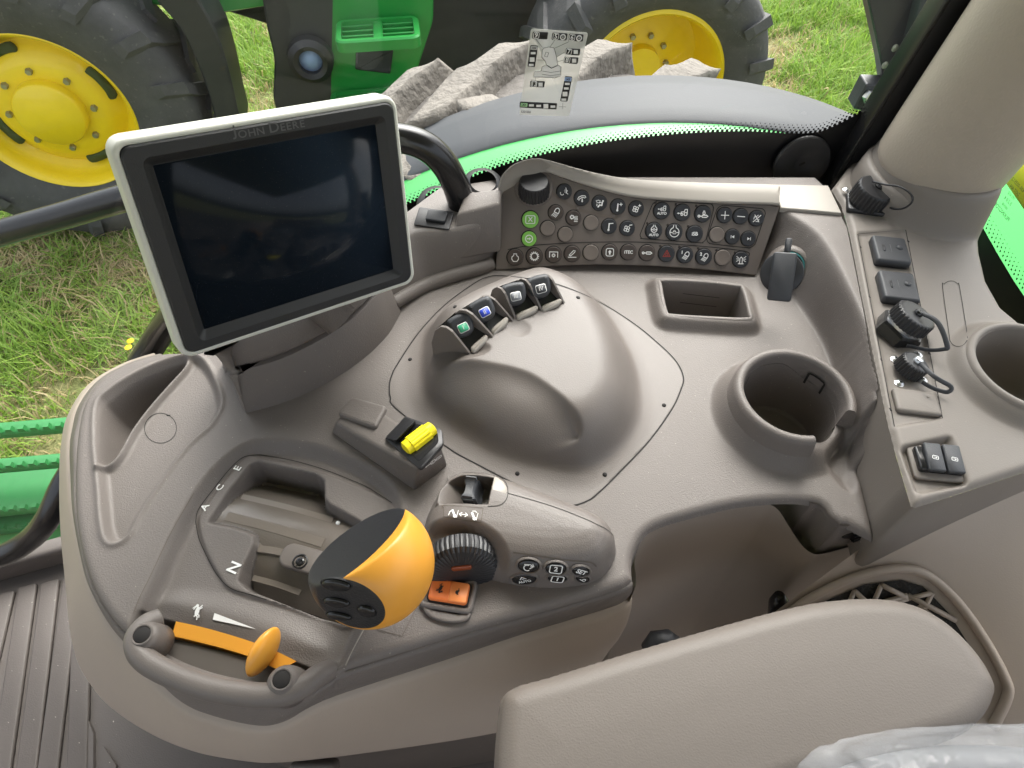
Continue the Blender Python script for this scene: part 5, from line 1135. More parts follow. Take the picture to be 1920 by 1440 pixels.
k = Ink(); k.line([dq(*q) for q in JOY], .00055, True); k.line([dq(430, 700), dq(550, 720), dq(690, 700)], .0004); k.line([dq(425, 745), dq(550, 765), dq(690, 745)], .0004); k.line([dq(490, 615), dq(560, 660), dq(645, 620)], .0008); k.line([dq(480, 430), dq(460, 490), dq(500, 500), dq(520, 440)], .0005, True)
link('joystick_outline', k.mesh('joystick_outline', BLKP, 1.0, .0011), dcl, DMt)

# grab bars
gb = thing('window_bar', 'long black grab bar crossing the window behind the display', 'grab bar', PY(865, 380, .63))
gp = spline([tuple(PY(a, b, .63)) for a, b in ((-120, 478), (0, 438), (120, 404), (230, 372), (500, 300), (700, 262), (755, 260), (800, 276), (832, 306), (852, 342), (864, 378), (872, 420))], 8)
link('bar', tube('bar', gp, .0152, mat('bar_black', (.010, .010, .011), .22, bump=(300, .08)), 20), gb)
for q in (PY(822, 385, .655), PY(905, 352, .67)):
    link('foot_grommet', lathe('foot_grommet', [(.026, 0), (.024, .006), (.018, .010), (.0155, .012)], BLACK, 32), gb, frame(q, (.1, -.3, 1), UPY))
db = thing('door_bar', 'bent black grab bar beside the console front, over the green steps', 'grab bar', P(60, 1010, -.3))
dp_ = spline([tuple(P(a, b, z)) for a, b, z in ((-120, 1085, -.42), (-30, 1052, -.40), (20, 1034, -.385), (62, 1006, -.36), (92, 968, -.32), (122, 905, -.28), (170, 830, -.24), (240, 720, -.17), (300, 625, -.10), (345, 560, -.03), (400, 470, .03))], 7)
link('bar', tube('bar', dp_, .0165, MATS['bar_black'], 18), db)

# ------------------------------------------------------------------ walls round the seat, floor, armrest
gapw = [P(a, b, z) for a, b, z in ((1193, 1096, -.012), (1193, 1080, -.012), (1191, 1046, -.010), (1208, 1008, -.010), (1245, 985, -.010), (1320, 963, -.010), (1382, 950, -.012), (1436, 946, -.014), (1458, 955, -.018), (1478, 985, -.034), (1500, 1018, -.050), (1520, 1036, -.056), (1545, 1038, -.056), (1618, 1018, -.056))]
gapc = spline([tuple(p) for p in gapw], 5)
gw = thing('gap_panel', 'dark beige inner panel between console edge and armrest', 'panel', P(1300, 1100, -.3))
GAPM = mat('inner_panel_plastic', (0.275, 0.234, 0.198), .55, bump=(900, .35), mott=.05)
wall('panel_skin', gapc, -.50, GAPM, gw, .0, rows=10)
wall('pocket_wall', [(x, y, -.004) for x, y in ([[o_gap[34][0] - .01, o_gap[34][1] + .05], [o_gap[34][0], o_gap[34][1] + .02]] + o_gap[35:] + [[P(1592, 982).x, P(1592, 982).y]] + [[P(1673, 966).x, P(1673, 966).y]])], -.12, TAUPE, gw, -.002)
sk = thing('side_roller', 'small black thumb roller set in the deck end face by the seat', 'roller', P(1602, 996, -.02))
c = PN(1602, 997, P(1592, 982, -.01), Vector((.1, -1, 0)).normalized()); M = frame(c + Vector((0, -.002, 0)), (.15, -1, .1), UPZ)
link('roller_well', slab('roller_well', ell(.0135, .0062, 28), [(0, 0), (.0006, .0014)], SEAM), sk, M)
link('roller_wheel', ribbed('roller_wheel', .007, .010, 16, BLACK), sk, frame(c + Vector((-.004, -.001, 0)), (1, .1, .2), UPZ))
# beige rear wall sweeping down from the trim
rw = thing('rear_wall', 'smooth beige wall sweeping down from the rear trim behind the armrest', 'wall panel', P(1780, 1200, -.2))
A_, B_, C_, D_ = P(1672, 985, -.004), P(2100, 838, .03), P(2250, 1650, -.12), P(1130, 1400, -.40)
NU, NV = 30, 30; V = []; Fc = []
for j in range(NV + 1):
    for i in range(NU + 1):
        u, v = i / NU, j / NV; p = A_.lerp(B_, u).lerp(D_.lerp(C_, u), v); p = p + Vector((.0, -.0, .03 * math.sin(math.pi * v) * (1 - .3 * u)))
        V.append(p)
for j in range(NV):
    for i in range(NU): a = j * (NU + 1) + i; Fc.append((a, a + NU + 1, a + NU + 2, a + 1))
rwm = md('wall_skin', V, Fc, BEIGE); link('wall_skin', rwm, rw); BRW = bvh_of(rwm)
ed = [A_ + Vector((0, .001, .0)), A_.lerp(B_, .5), B_]
wall('wall_lip', [(p.x, p.y, p.z) for p in ed], -.03, BEIGE, rw, -.004, rows=2)
# vent grille on the wall
vg = thing('vent_grille', 'beige vent grille with triangular lattice behind the armrest', 'vent', hit(BRW, 1690, 1100)[0])
def rwp(px, py, lift): l, n_ = hit(BRW, px, py); return l + n_ * lift, n_
fr_ = [(1440, 1180), (1495, 1130), (1560, 1093), (1625, 1069), (1690, 1062), (1738, 1076), (1790, 1122), (1840, 1190), (1880, 1262), (1888, 1300), (1860, 1360)]
fq = spline(fr_, 5); fp_ = []; 
for a, b in fq:
    l, n_ = hit(BRW, a, b); fp_.append(l + n_ * .004)
link('grille_frame', tube('grille_frame', fp_, .0050, BEIGE, 12, True, .8), vg)
iq = [(1480, 1190), (1540, 1128), (1620, 1094), (1690, 1086), (1730, 1098), (1780, 1150), (1830, 1230), (1850, 1290), (1700, 1330), (1540, 1300)]
ip = [rwp(a, b, .0015) for a, b in iq]; link('dark_mesh', md('dark_mesh', [p for p, _ in ip], [tuple(range(len(ip)))], mat('foam_mesh', (.025, .024, .022), .9, bump=(400, 1, .002), mott=.6, mscale=300), False), vg)
for a, b in (((1545, 1125), (1600, 1180)), ((1600, 1103), (1570, 1170)), ((1600, 1103), (1660, 1160)), ((1650, 1092), (1625, 1150)), ((1650, 1092), (1700, 1118)), ((1700, 1118), (1640, 1140)), ((1700, 1118), (1745, 1108)), ((1560, 1150), (1700, 1112)), ((1700, 1112), (1790, 1160)), ((1745, 1108), (1720, 1160)), ((1720, 1130), (1800, 1200)), ((1520, 1150), (1560, 1190))):
    p, _ = rwp(*a, .004); q, _ = rwp(*b, .004); link('lattice_bar', tube('lattice_bar', [p, q], .0024, BEIGE, 6), vg)
# small handles in the gap
hd = gw
kp = [P(1460, 1200, -.2), P(1461, 1160, -.16), P(1461, 1130, -.13), P(1461, 1116, -.115)]
hd = link('adjuster_knob', tube('adjuster_knob', kp, [.011, .0115, .010, .005], GBLACK, 18), gw)
for i in range(5): link('grip_ridge', slab('grip_ridge', rrect(.010, .0011, .0004), [(0, 0), (.0003, .0008)], CHAR), hd, frame(P(1462, 1130 + i * 6, -.13) + Vector((0, -.0095, .004)), (0, -.8, .6), UPZ))
link('lever_tip', tube('lever_tip', [P(1212, 1215, -.12), P(1228, 1203, -.11), P(1250, 1200, -.11), P(1275, 1212, -.12)], [.006, .010, .010, .007], CHAR, 14), gw)
# armrest
ar = thing('armrest', 'padded taupe vinyl seat armrest across the foreground', 'armrest', P(1400, 1280, -.05))
ARO = ccw(G([(934, 1330), (945, 1297), (975, 1279), (1030, 1264), (1200, 1212), (1400, 1155), (1500, 1130), (1560, 1120), (1620, 1116), (1680, 1119), (1735, 1135), (1790, 1170), (1840, 1222), (1872, 1276), (1872, 1306), (1850, 1345), (1800, 1380), (1650, 1430), (1500, 1475), (1300, 1540), (1100, 1570), (950, 1560), (928, 1520), (927, 1420)], .012, 5))
def arm_h(X, Y, st):
    dd, ii = seg_dist(ARO, X, Y); rr = .017; q = np.clip(rr - dd, 0, rr)
    return .0175 - np.where(ii, rr - np.sqrt(np.maximum(rr * rr - q * q, 0)), rr) + .0015 * ss(0, .05, dd) * ii
ax0, ay0 = ARO.min(0); ax1, ay1 = ARO.max(0)
armr = Relief(ax0 - .01, ax1 + .01, ay0 - .01, ay1 + .01, .002, arm_h)
armr.part('pad', PADM, ar, seg_dist(ARO, armr.X, armr.Y)[1], (ARO,))
wall('pad_side', [(x, y, -.0045) for x, y in ARO[::-1]], -.055, PADM, ar, -.002, rows=4, close=True, bulge=.001)
link('under_tray', slab('under_tray', offset_poly(ARO, .012), [(0, -.075), (0, -.052)], BLACK), ar)
# wrapped seat
seat = thing('seat_cushion', 'black seat cushion corner wrapped in clear crinkled plastic film', 'seat', P(1750, 1430, -.02))
bm = bmesh.new(); bmesh.ops.create_icosphere(bm, subdivisions=6, radius=1.0); cs = P(1790, 1530, .03)
from mathutils import noise as mn
def blob(name, c, rx, ry, rz, m, amp, fq_):
    bm = bmesh.new(); bmesh.ops.create_icosphere(bm, subdivisions=6, radius=1.0)
    for v in bm.verts:
        d = v.co.copy(); f = Vector((abs(d.x) ** .7 * math.copysign(1, d.x), abs(d.y) ** .7 * math.copysign(1, d.y), abs(d.z) ** .8 * math.copysign(1, d.z)))
        nz_ = abs(mn.noise(d * fq_ + Vector((3, 1, 2)))) * 2 + .5 * abs(mn.noise(d * fq_ * 2.6)); v.co = Vector((f.x * rx, f.y * ry, f.z * rz)) * (1 + amp * nz_) + c
    me = bpy.data.meshes.new(name); bm.to_mesh(me); bm.free(); me.materials.append(m); me.polygons.foreach_set('use_smooth', [True] * len(me.polygons)); return me
SEATF = mat('seat_fabric', (.11, .11, .115), .8, bump=(500, .4), mott=.1)
link('cushion', blob('cushion', P(1830, 1622, -.02), .13, .07, .055, SEATF, .01, 2), seat)
WRAP = bpy.data.materials.new('clear_plastic_film'); WRAP.use_nodes = True; g = WRAP.node_tree; g.nodes.clear()
o_ = g.nodes.new('ShaderNodeOutputMaterial'); mx = g.nodes.new('ShaderNodeMixShader'); tr = g.nodes.new('ShaderNodeBsdfTransparent'); pg_ = g.nodes.new('ShaderNodeBsdfPrincipled')
pg_.inputs['Base Color'].default_value = (.75, .77, .80, 1); pg_.inputs['Roughness'].default_value = .12; mx.inputs[0].default_value = .24
tcn = g.nodes.new('ShaderNodeTexCoord'); vn = g.nodes.new('ShaderNodeTexVoronoi'); vn.feature = 'DISTANCE_TO_EDGE'; vn.inputs['Scale'].default_value = 38; bpn = g.nodes.new('ShaderNodeBump'); bpn.inputs['Strength'].default_value = .9; bpn.inputs['Distance'].default_value = .004
nzn = g.nodes.new('ShaderNodeTexNoise'); nzn.inputs['Scale'].default_value = 18; adn = g.nodes.new('ShaderNodeVectorMath'); adn.operation = 'MULTIPLY_ADD'; adn.inputs[1].default_value = (.06, .06, .06)
g.links.new(tcn.outputs['Object'], nzn.inputs[0]); g.links.new(nzn.outputs['Color'], adn.inputs[0]); g.links.new(tcn.outputs['Object'], adn.inputs[2]); g.links.new(adn.outputs[0], vn.inputs['Vector'])
g.links.new(vn.outputs['Distance'], bpn.inputs['Height']); g.links.new(bpn.outputs[0], pg_.inputs['Normal'])
g.links.new(tr.outputs[0], mx.inputs[1]); g.links.new(pg_.outputs[0], mx.inputs[2]); g.links.new(mx.outputs[0], o_.inputs[0])
link('plastic_wrap', blob('plastic_wrap', P(1830, 1612, -.015), .14, .078, .062, WRAP, .035, 4), seat)
# floor with ribbed mat
ZF = -.60
fl = thing('floor_mat', 'brown rubber cab floor mat with raised ribs and a rolled edge', 'floor mat', P(60, 1300, ZF))
link('mat_sheet', md('mat_sheet', [P(-60, 1072, ZF) + Vector((-1.0, -.25, 0)), (-2.0, -1.0, ZF), (1.2, -1.0, ZF), (1.2, .60, ZF), (-.2, .60, ZF), P(140, 1020, ZF)], [(0, 1, 2, 3, 4, 5)], MATF, False), fl)
for i, (t, b) in enumerate((((-80, 1140), (-190, 1500)), ((-35, 1126), (-140, 1500)), ((0, 1115), (-95, 1500)), ((41, 1103), (-20, 1500)), ((83, 1095), (30, 1500)), ((124, 1086), (70, 1500)), ((141, 1168), (130, 1500)))):
    a, c = P(*t, ZF), P(*b, ZF); ax = c - a; M = frame((a + c) / 2 + Vector((0, 0, .002)), (0, 0, 1), ax); w_ = .0
    link('mat_rib', slab('mat_rib', rrect(.030, ax.length, .004), [(0, -.002), (.001, .004), (.003, .0048)], MATF), fl, M @ Matrix.Translation((-.012, 0, 0)))
for pts in ([(160, 1330), (180, 1375), (180, 1500), (140, 1500), (146, 1380)], [(195, 1400), (222, 1435), (222, 1520), (185, 1520)]):
    q = [P(a, b, ZF) for a, b in pts]; link('mat_rib', slab('mat_rib', [(p.x, p.y) for p in q], [(0, ZF), (.0015, ZF + .005)], MATF, ang=30), fl)
for a, b in (((-200, 1118), (150, 1022)),):
    p, q = P(*a, ZF + .03), P(*b, ZF + .03); bar('sill_bar', p, q, .05, .03, MATF, fl, .008)
pb = thing('console_plinth', 'dark brown curved plinth under the console side', 'plinth', P(400, 1400, -.4))
mat('plinth_plastic', (.112, .096, .084), .5, bump=(700, .5), mott=.1, speck=(200, .74, .5))
loft('plinth_skin', [mixr(SKC, SKC, 0, -.008) + np.array([0, 0, z]) for z in (.004, -.03)] + [mixr(SKC, SKC, 0, -.012 - .02 * t) + np.array([0, 0, -.03 - .37 * t]) for t in (.2, .5, .8, 1)], MATS['plinth_plastic'], pb)
bar('plinth_cable_cover', P(590, 1425, -.26), P(590, 1600, -.30), .05, .02, TAUPE, pb, .005)

# cab roof overhead (out of frame): shades the console from straight above
rf = rbox('cab_roof', 2.1, 1.75, .14, .05, LBEIGE)
link('cab_roof', rf, None, Matrix.Translation((-.25, -.12, .86)), kind='structure')
# low cab walls out of frame, added to block green bounce off the meadow
for nm, sx, sy, sz, loc in (('unseen_wall_left', 2.6, .06, .62, (-.3, -.98, -.31)), ('unseen_wall_rear', .06, 1.3, .75, (1.02, -.35, -.25)), ('unseen_wall_front', .06, 1.3, .40, (-1.62, -.35, -.42))):
    link(nm, rbox(nm, sx, sy, sz, .02, BEIGE), None, Matrix.Translation(loc), kind='structure')
# ------------------------------------------------------------------ outdoors
ZG = -2.20
GRD = bpy.data.materials.new('meadow_soil'); GRD.use_nodes = True; g = GRD.node_tree; b_ = g.nodes['Principled BSDF']; b_.inputs['Roughness'].default_value = .9
tcn = g.nodes.new('ShaderNodeTexCoord'); n1 = g.nodes.new('ShaderNodeTexNoise'); n1.inputs['Scale'].default_value = 1.1; n1.inputs['Detail'].default_value = 8; n1.inputs['Roughness'].default_value = .7
rp = g.nodes.new('ShaderNodeValToRGB'); cr = rp.color_ramp; cr.elements[0].position = .36; cr.elements[0].color = (.12, .17, .04, 1); cr.elements[1].position = .68; cr.elements[1].color = (.26, .20, .11, 1); e_ = cr.elements.new(.54); e_.color = (.19, .18, .07, 1)
g.links.new(tcn.outputs['Object'], n1.inputs['Vector']); g.links.new(n1.outputs['Fac'], rp.inputs[0]); g.links.new(rp.outputs[0], b_.inputs['Base Color'])
n2 = g.nodes.new('ShaderNodeTexNoise'); n2.inputs['Scale'].default_value = 60; bp = g.nodes.new('ShaderNodeBump'); bp.inputs['Distance'].default_value = .02; g.links.new(tcn.outputs['Object'], n2.inputs['Vector']); g.links.new(n2.outputs['Fac'], bp.inputs['Height']); g.links.new(bp.outputs[0], b_.inputs['Normal'])
link('ground', md('ground', [(-400, -400, ZG), (400, -400, ZG), (400, 400, ZG), (-400, 400, ZG)], [(0, 1, 2, 3)], GRD, False), kind='structure')
# grass blades where the windows show the meadow
def vnoise(x, y, s): 
    return np.array([mn.noise(Vector((a * s, b * s, 4.2))) for a, b in zip(x, y)])
def grass(name, quads, dens, label):
    bx = []; by = []
    for (x0, x1, y0, y1) in quads:
        k = int((x1 - x0) * (y1 - y0) * dens); bx.append(np.random.uniform(x0, x1, k)); by.append(np.random.uniform(y0, y1, k))
    bx = np.concatenate(bx); by = np.concatenate(by)
    nz_ = vnoise(bx, by, 1.3) + .5 * vnoise(bx, by, 4.0); worn = np.zeros(len(bx))
    for c_, r0_ in [(P(190, 520, ZG), .55), (P(110, 540, ZG), .40), (P(290, 560, ZG), .40), (P(40, 500, ZG), .3)]: worn = np.maximum(worn, np.exp(-(((bx - c_.x) ** 2 + ((by - c_.y) * 1.5) ** 2) / r0_ ** 2)))
    keep = np.random.rand(len(bx)) < np.clip(.95 - 1.5 * np.clip(nz_ - .12, 0, 1), .12, 1); bx, by, nz_, worn = bx[keep], by[keep], nz_[keep], worn[keep]; worn = np.clip(worn * 1.1 + .25 * nz_, 0, 1)
    n = len(bx); h = np.random.gamma(5, .013, n) + .03; h *= np.clip(1.0 - nz_ * .8, .32, 1.5); a = np.random.uniform(0, 2 * np.pi, n); h *= 1 - .45 * worn; ln_ = np.random.uniform(.25, 1.15, n) * h * (1 + .9 * worn); w_ = np.random.uniform(.003, .0062, n)
    dx, dy = np.cos(a), np.sin(a); px, py = -dy, dx; zero = np.zeros(n)
    p = []
    for t, ww in ((0, 1), (.5, .8), (1, 0)):
        cx = bx + dx * ln_ * t * t; cy = by + dy * ln_ * t * t; cz = ZG + h * t * (1 - .25 * t * (ln_ / h))
        if ww: p += [np.stack([cx - px * w_ * ww, cy - py * w_ * ww, cz], 1), np.stack([cx + px * w_ * ww, cy + py * w_ * ww, cz], 1)]
        else: p.append(np.stack([cx, cy, cz], 1))
    co = np.stack(p, 1).reshape(-1, 3); base = np.arange(n)[:, None] * 5; tri = np.concatenate([base + np.array([0, 1, 3]), base + np.array([0, 3, 2]), base + np.array([2, 3, 4])], 1).reshape(-1, 3)
    me = bpy.data.meshes.new(name); me.vertices.add(len(co)); me.vertices.foreach_set('co', co.ravel().astype(np.float32)); nf = len(tri)
    me.loops.add(nf * 3); me.loops.foreach_set('vertex_index', tri.ravel().astype(np.int32)); me.polygons.add(nf); me.polygons.foreach_set('loop_start', np.arange(0, nf * 3, 3, dtype=np.int32)); me.update(calc_edges=True)
    dry = (np.random.rand(n) < np.clip(.10 + .9 * nz_ + .85 * worn, .04, .93)); r_ = np.random.rand(n)
    col = np.where(dry[:, None], np.stack([.42 + .14 * r_, .34 + .11 * r_, .16 + .08 * r_], 1), np.stack([.165 + .17 * r_, .31 + .18 * r_, .035 + .04 * r_], 1))
    ca = me.color_attributes.new('tint', 'FLOAT_COLOR', 'POINT'); ca.data.foreach_set('color', np.concatenate([np.repeat(col, 5, 0), np.ones((n * 5, 1))], 1).ravel().astype(np.float32))
    m = bpy.data.materials.get('grass_blade')
    if not m:
        m = bpy.data.materials.new('grass_blade'); m.use_nodes = True; gg = m.node_tree; b = gg.nodes['Principled BSDF']; at = gg.nodes.new('ShaderNodeAttribute'); at.attribute_name = 'tint'; gg.links.new(at.outputs['Color'], b.inputs['Base Color']); b.inputs['Roughness'].default_value = .5
        tl = gg.nodes.new('ShaderNodeBsdfTranslucent'); gg.links.new(at.outputs['Color'], tl.inputs[0]); ms = gg.nodes.new('ShaderNodeMixShader'); ms.inputs[0].default_value = .35; gg.links.new(b.outputs[0], ms.inputs[1]); gg.links.new(tl.outputs[0], ms.inputs[2]); gg.links.new(ms.outputs[0], gg.nodes['Material Output'].inputs[0])
    me.materials.append(m); return link(name, me, None, None, label, 'grass', None, 'stuff')
grass('meadow_grass', [(-3.3, -1.2, 1.3, 3.6), (-3.8, -.5, 3.6, 6.5), (-.5, 4.8, 3.2, 7.2), (-5.2, -3.3, 1.3, 7.0)], 3400, 'short green meadow grass with dry straw patches outside the window')
for i, (px, py, lab) in enumerate(((245, 640, 'small yellow dandelion head in the grass, right of the pair'), (241, 652, 'small yellow dandelion head in the grass, lower of the pair'))):
    p = P(px, py, ZG + .10); f_ = thing('dandelion', lab, 'flower', (p.x, p.y, ZG), 'yellow dandelions beside the console')
    link('flower_head', lathe('flower_head', [(.0001, .010), (.012, .009), (.019, .004), (.014, -.002), (.0001, -.004)], mat('dandelion_yellow', (.85, .60, .01), .6), 14), f_, Matrix.Translation(p))
    link('stalk', tube('stalk', [(p.x, p.y, ZG), p], .003, mat('stalk_green', (.1, .22, .03), .6), 6), f_)

def wheel_spot(px, py, rpx):                   # wheel standing on the ground: hub pixel and tyre radius in pixels
    d = ray(px, py); t = (CAMH - ZG) / (rpx / F - d.z); return CAM + d * t, rpx * t / F
fc, fr_r = wheel_spot(108, 188, 272); rc, rr_r = wheel_spot(1200, 130, 228)
tdir_ = (rc - fc); tdir_.z = 0; tdir_.normalize(); tout = Vector((tdir_.y, -tdir_.x, 0))
trc = thing('green_tractor', 'green farm tractor with yellow wheel rims parked outside the window', 'tractor', (fc.x, fc.y, ZG))
def torus_tyre(name, R0, Rr, w_, m, n=72):
    prof_ = [(Rr, -w_ * .42), (Rr + (R0 - Rr) * .25, -w_ * .52), (Rr + (R0 - Rr) * .55, -w_ * .56), (R0 - .06, -w_ * .50), (R0 - .035, -w_ * .38), (R0 - .028, 0), (R0 - .035, w_ * .38), (R0 - .06, w_ * .50), (Rr + (R0 - Rr) * .55, w_ * .56), (Rr + (R0 - Rr) * .25, w_ * .52), (Rr, w_ * .42)]
    return lathe(name, prof_, m, n, ang=60)
def lug_mesh(name, R0, w_, m, h=.05, tk=.05, lean=.16):
    # one bar of the tread, from the tyre centre out over the shoulder
    V = []; Fc = []; st = [(-.02, R0 - .005, 0.0), (w_ * .30, R0 - .008, lean * .55), (w_ * .50, R0 - .02, lean), (w_ * .60, R0 - .13, lean * 1.3)]
    for z, r, a in st:
        for da, dr in ((-tk / 2, -h), (-tk * .36, 0), (tk * .36, 0), (tk / 2, -h)): aa = a + da / R0; V.append(((r + dr) * math.cos(aa), (r + dr) * math.sin(aa), z))
    for k in range(3):
        for i in range(3): Fc.append((k * 4 + i, k * 4 + i + 1, k * 4 + i + 5, k * 4 + i + 4))
    Fc += [(0, 3, 2, 1), (12, 13, 14, 15)]
    me = md(name, V, Fc, m, False); bm = bmesh.new(); bm.from_mesh(me); bmesh.ops.recalc_face_normals(bm, faces=bm.faces); bm.to_mesh(me); bm.free(); return me
def big_wheel(parent, c, R0, Rr, w_, M, nl, rim_prof, bolts, boltr, boltz, m=RUB, lugm=RUB, lh=.05):
    ty = link('tyre', torus_tyre('tyre', R0, Rr, w_, m), parent, M)
    lm = lug_mesh('tread_lug', R0, w_, lugm, lh, R0 * .12); lm2 = lm.copy(); 
    for v in lm2.vertices: v.co.z *= -1
    lm2.flip_normals()
    for i in range(nl):
        link('tread_lug', lm, ty, M @ Matrix.Rotation(2 * math.pi * i / nl, 4, 'Z')); link('tread_lug', lm2, ty, M @ Matrix.Rotation(2 * math.pi * (i + .5) / nl, 4, 'Z'))
    if rim_prof:
        rm = link('rim', lathe('rim', rim_prof, YPAINT, 64, ang=50), parent, M)
        bmsh = slab('wheel_bolt', ell(.018, .018, 6), [(0, 0), (0, .018), (.004, .024)], mat('bolt_grey', (.35, .34, .28), .4, metal=.8), ang=30)
        for i in range(bolts): link('wheel_bolt', bmsh, rm, M @ Matrix.Translation((boltr * math.cos(2 * math.pi * i / bolts), boltr * math.sin(2 * math.pi * i / bolts), boltz)))
        return rm
FM = frame(fc, tout, UPZ); s = fr_r * .545
front_prof = [(s * 1.03, .14), (s * 1.04, .165), (s * .99, .18), (s * .95, .165), (s * .93, .10), (s * .88, .06), (s * .80, .03), (s * .74, .045), (s * .66, .085), (s * .55, .105), (s * .40, .105), (s * .40, .155), (s * .37, .17), (.001, .172)]
rmf = big_wheel(trc, fc, fr_r, s * 1.0, .42, FM, 17, front_prof, 8, s * .50, .105)
for a in (20, 110, 200, 290):                 # openings in the wheel disc
    q = spline([(s * .70 * math.cos(R(a + t)), s * .70 * math.sin(R(a + t))) for t in (-16, -8, 0, 8, 16)] + [(s * .80 * math.cos(R(a + t)), s * .80 * math.sin(R(a + t))) for t in (14, 0, -14)], 3, True)
    link('disc_opening', slab('disc_opening', q, [(0, .056), (0, .074)], mat('opening_dark', (.05, .075, .02), .8)), rmf, FM)
RM_ = frame(rc, tout, UPZ); s2 = rr_r * .575
rear_prof = [(s2 * 1.03, .20), (s2 * 1.04, .225), (s2 * .99, .24), (s2 * .95, .22), (s2 * .93, .10), (s2 * .90, -.06), (s2 * .86, -.10), (s2 * .70, -.11), (s2 * .45, -.07), (s2 * .30, -.06), (s2 * .29, .0), (.001, .005)]
big_wheel(trc, rc, rr_r, s2, .52, RM_, 17, rear_prof, 10, s2 * .42, -.065)
inner = fc - tout * .05
def TPl(px, py, off=0.0): return PN(px, py, fc + tout * off, tout)
def tslab(name, pts, off, th, m, rad=None, parent=None, smooth=0, prof_=None):
    q = [TPl(a, b, off) for a, b in pts]; M = frame(q[0], tout, UPZ); Mi = M.inverted(); o = [((Mi @ p).x, (Mi @ p).y) for p in q]
    o = spline(o, smooth, True) if smooth else np.array(rgroup(o, rad) if rad else o)
    return link(name, slab(name, o, prof_ or [(0, -th), (0, -.01), (.01, 0)], m, ang=40), parent or trc, M)
DKP = mat('dark_tractor_plastic', (.028, .029, .031), .5, bump=(200, .15, .001), mott=.2)
tslab('chassis', [(395, -300), (1190, -300), (1190, 70), (830, 150), (420, 20)], -.45, .3, DKP)
tslab('green_bonnet', [(-150, -420), (500, -330), (500, 12), (420, 25), (-150, -40)], -.12, .6, GREEN)
tslab('front_fender', [(285, -60), (330, -60), (372, 0), (405, 60), (428, 130), (445, 205), (455, 260), (415, 262), (395, 190), (370, 120), (335, 50), (285, -10)], .16, .30, DKP, smooth=3)
tslab('side_tank', [(480, -80), (630, -80), (628, 200), (600, 260), (540, 260), (512, 190), (515, 110), (500, 50)], -.02, .35, DKP, .05)
cM = frame(TPl(583, 108, .0), tout, UPZ); link('tank_cap', lathe('tank_cap', [(.125, 0), (.12, .05), (.09, .07), (.065, .06), (.062, .02)], BLACK, 36), trc, cM)
link('blue_cap_face', slab('blue_cap_face', ell(.062, .062, 28), [(0, .02), (0, .03)], mat('pale_blue', (.30, .42, .68), .4)), trc, cM)
tslab('step_panel', [(622, -120), (815, -120), (812, 40), (770, 170), (760, 250), (616, 260)], -.02, .12, GREEN, .03)
tslab('step_recess', [(668, 85), (738, 92), (732, 140), (666, 132)], .004, .012, mat('step_grit', (.03, .035, .035), .9, bump=(150, .8, .003)), .01)
for (x0, y0, x1, y1, dpt) in ((630, 18, 785, 60, .26), (620, 150, 772, 190, .26)):
    a, b = TPl(x0, (y0 + y1) / 2, .0), TPl(x1, (y0 + y1) / 2 + 6, .0); wd_ = (b - a).length; c = (a + b) / 2
    M = frame(c + tout * dpt / 2, UPZ, -tout)
    outer = rrect(wd_, dpt, .05); st_ = link('step_tread', ring_mesh('step_tread', [(outer, -.03), (outer, .02), (offset_poly(ccw(outer), .008), .028)], [(offset_poly(ccw(outer), .03), .028), (offset_poly(ccw(outer), .032), -.01)], GREEN), trc, M)
    link('step_bar', rbox('step_bar', .05, dpt - .05, .04, .006, GREEN), st_, M)
    for sx in (-1, 1):
        for i in range(4): link('step_slat', rbox('step_slat', wd_ * .40, .014, .03, .003, GREEN), st_, M @ Matrix.Translation((sx * wd_ * .25, -dpt * .33 + i * dpt * .22, -.004)))
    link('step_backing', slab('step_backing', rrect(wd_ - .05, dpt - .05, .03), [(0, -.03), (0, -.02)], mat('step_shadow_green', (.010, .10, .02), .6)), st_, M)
for q in ((681, 62), (714, 64)): link('steel_bolt', lathe('steel_bolt', [(.022, 0), (.02, .012), (.0001, .02)], SILV, 16), trc, frame(TPl(*q, .005), tout, UPZ))

# own rear wheel and fender beyond the glass
OC = Vector((.13, 1.34, -1.225)); OR = 1.02
MUD = mat('dried_mud_rubber', (.165, .150, .130), .9, bump=(45, 1.0, .012), mott=.6, mscale=9)
MUD2 = mat('muddy_rubber', (.12, .11, .10), .9, bump=(60, .8, .008), mott=.6, mscale=8)
ow = thing('muddy_wheel', 'large muddy rear tyre with chunky clay covered lugs beyond the fender', 'tyre', (OC.x, OC.y, ZG))
OM = frame(OC, (0, 1, 0), UPZ) @ Matrix.Rotation(R(5.0), 4, 'Z')
w2 = .56; ty = link('carcass', torus_tyre('carcass', OR - .02, OR * .62, w2, MUD2, 96), ow, OM)
lm = lug_mesh('tread_lug', OR + .015, w2, MUD, .085, .115, .20)
bm = bmesh.new(); bm.from_mesh(lm); bmesh.ops.subdivide_edges(bm, edges=bm.edges, cuts=4, use_grid_fill=True)
for v in bm.verts: v.co += mn.noise_vector(v.co * 14) * .007 + mn.noise_vector(v.co * 40) * .0025
bm.to_mesh(lm); bm.free(); lm2 = lm.copy()
for v in lm2.vertices: v.co.z *= -1
lm2.flip_normals(); lm.polygons.foreach_set('use_smooth', [True] * len(lm.polygons)); lm2.polygons.foreach_set('use_smooth', [True] * len(lm2.polygons))
for i in range(27):
    link('tread_lug', lm, ty, OM @ Matrix.Rotation(2 * math.pi * i / 27, 4, 'Z')); link('tread_lug', lm2, ty, OM @ Matrix.Rotation(2 * math.pi * (i + .5) / 27, 4, 'Z'))
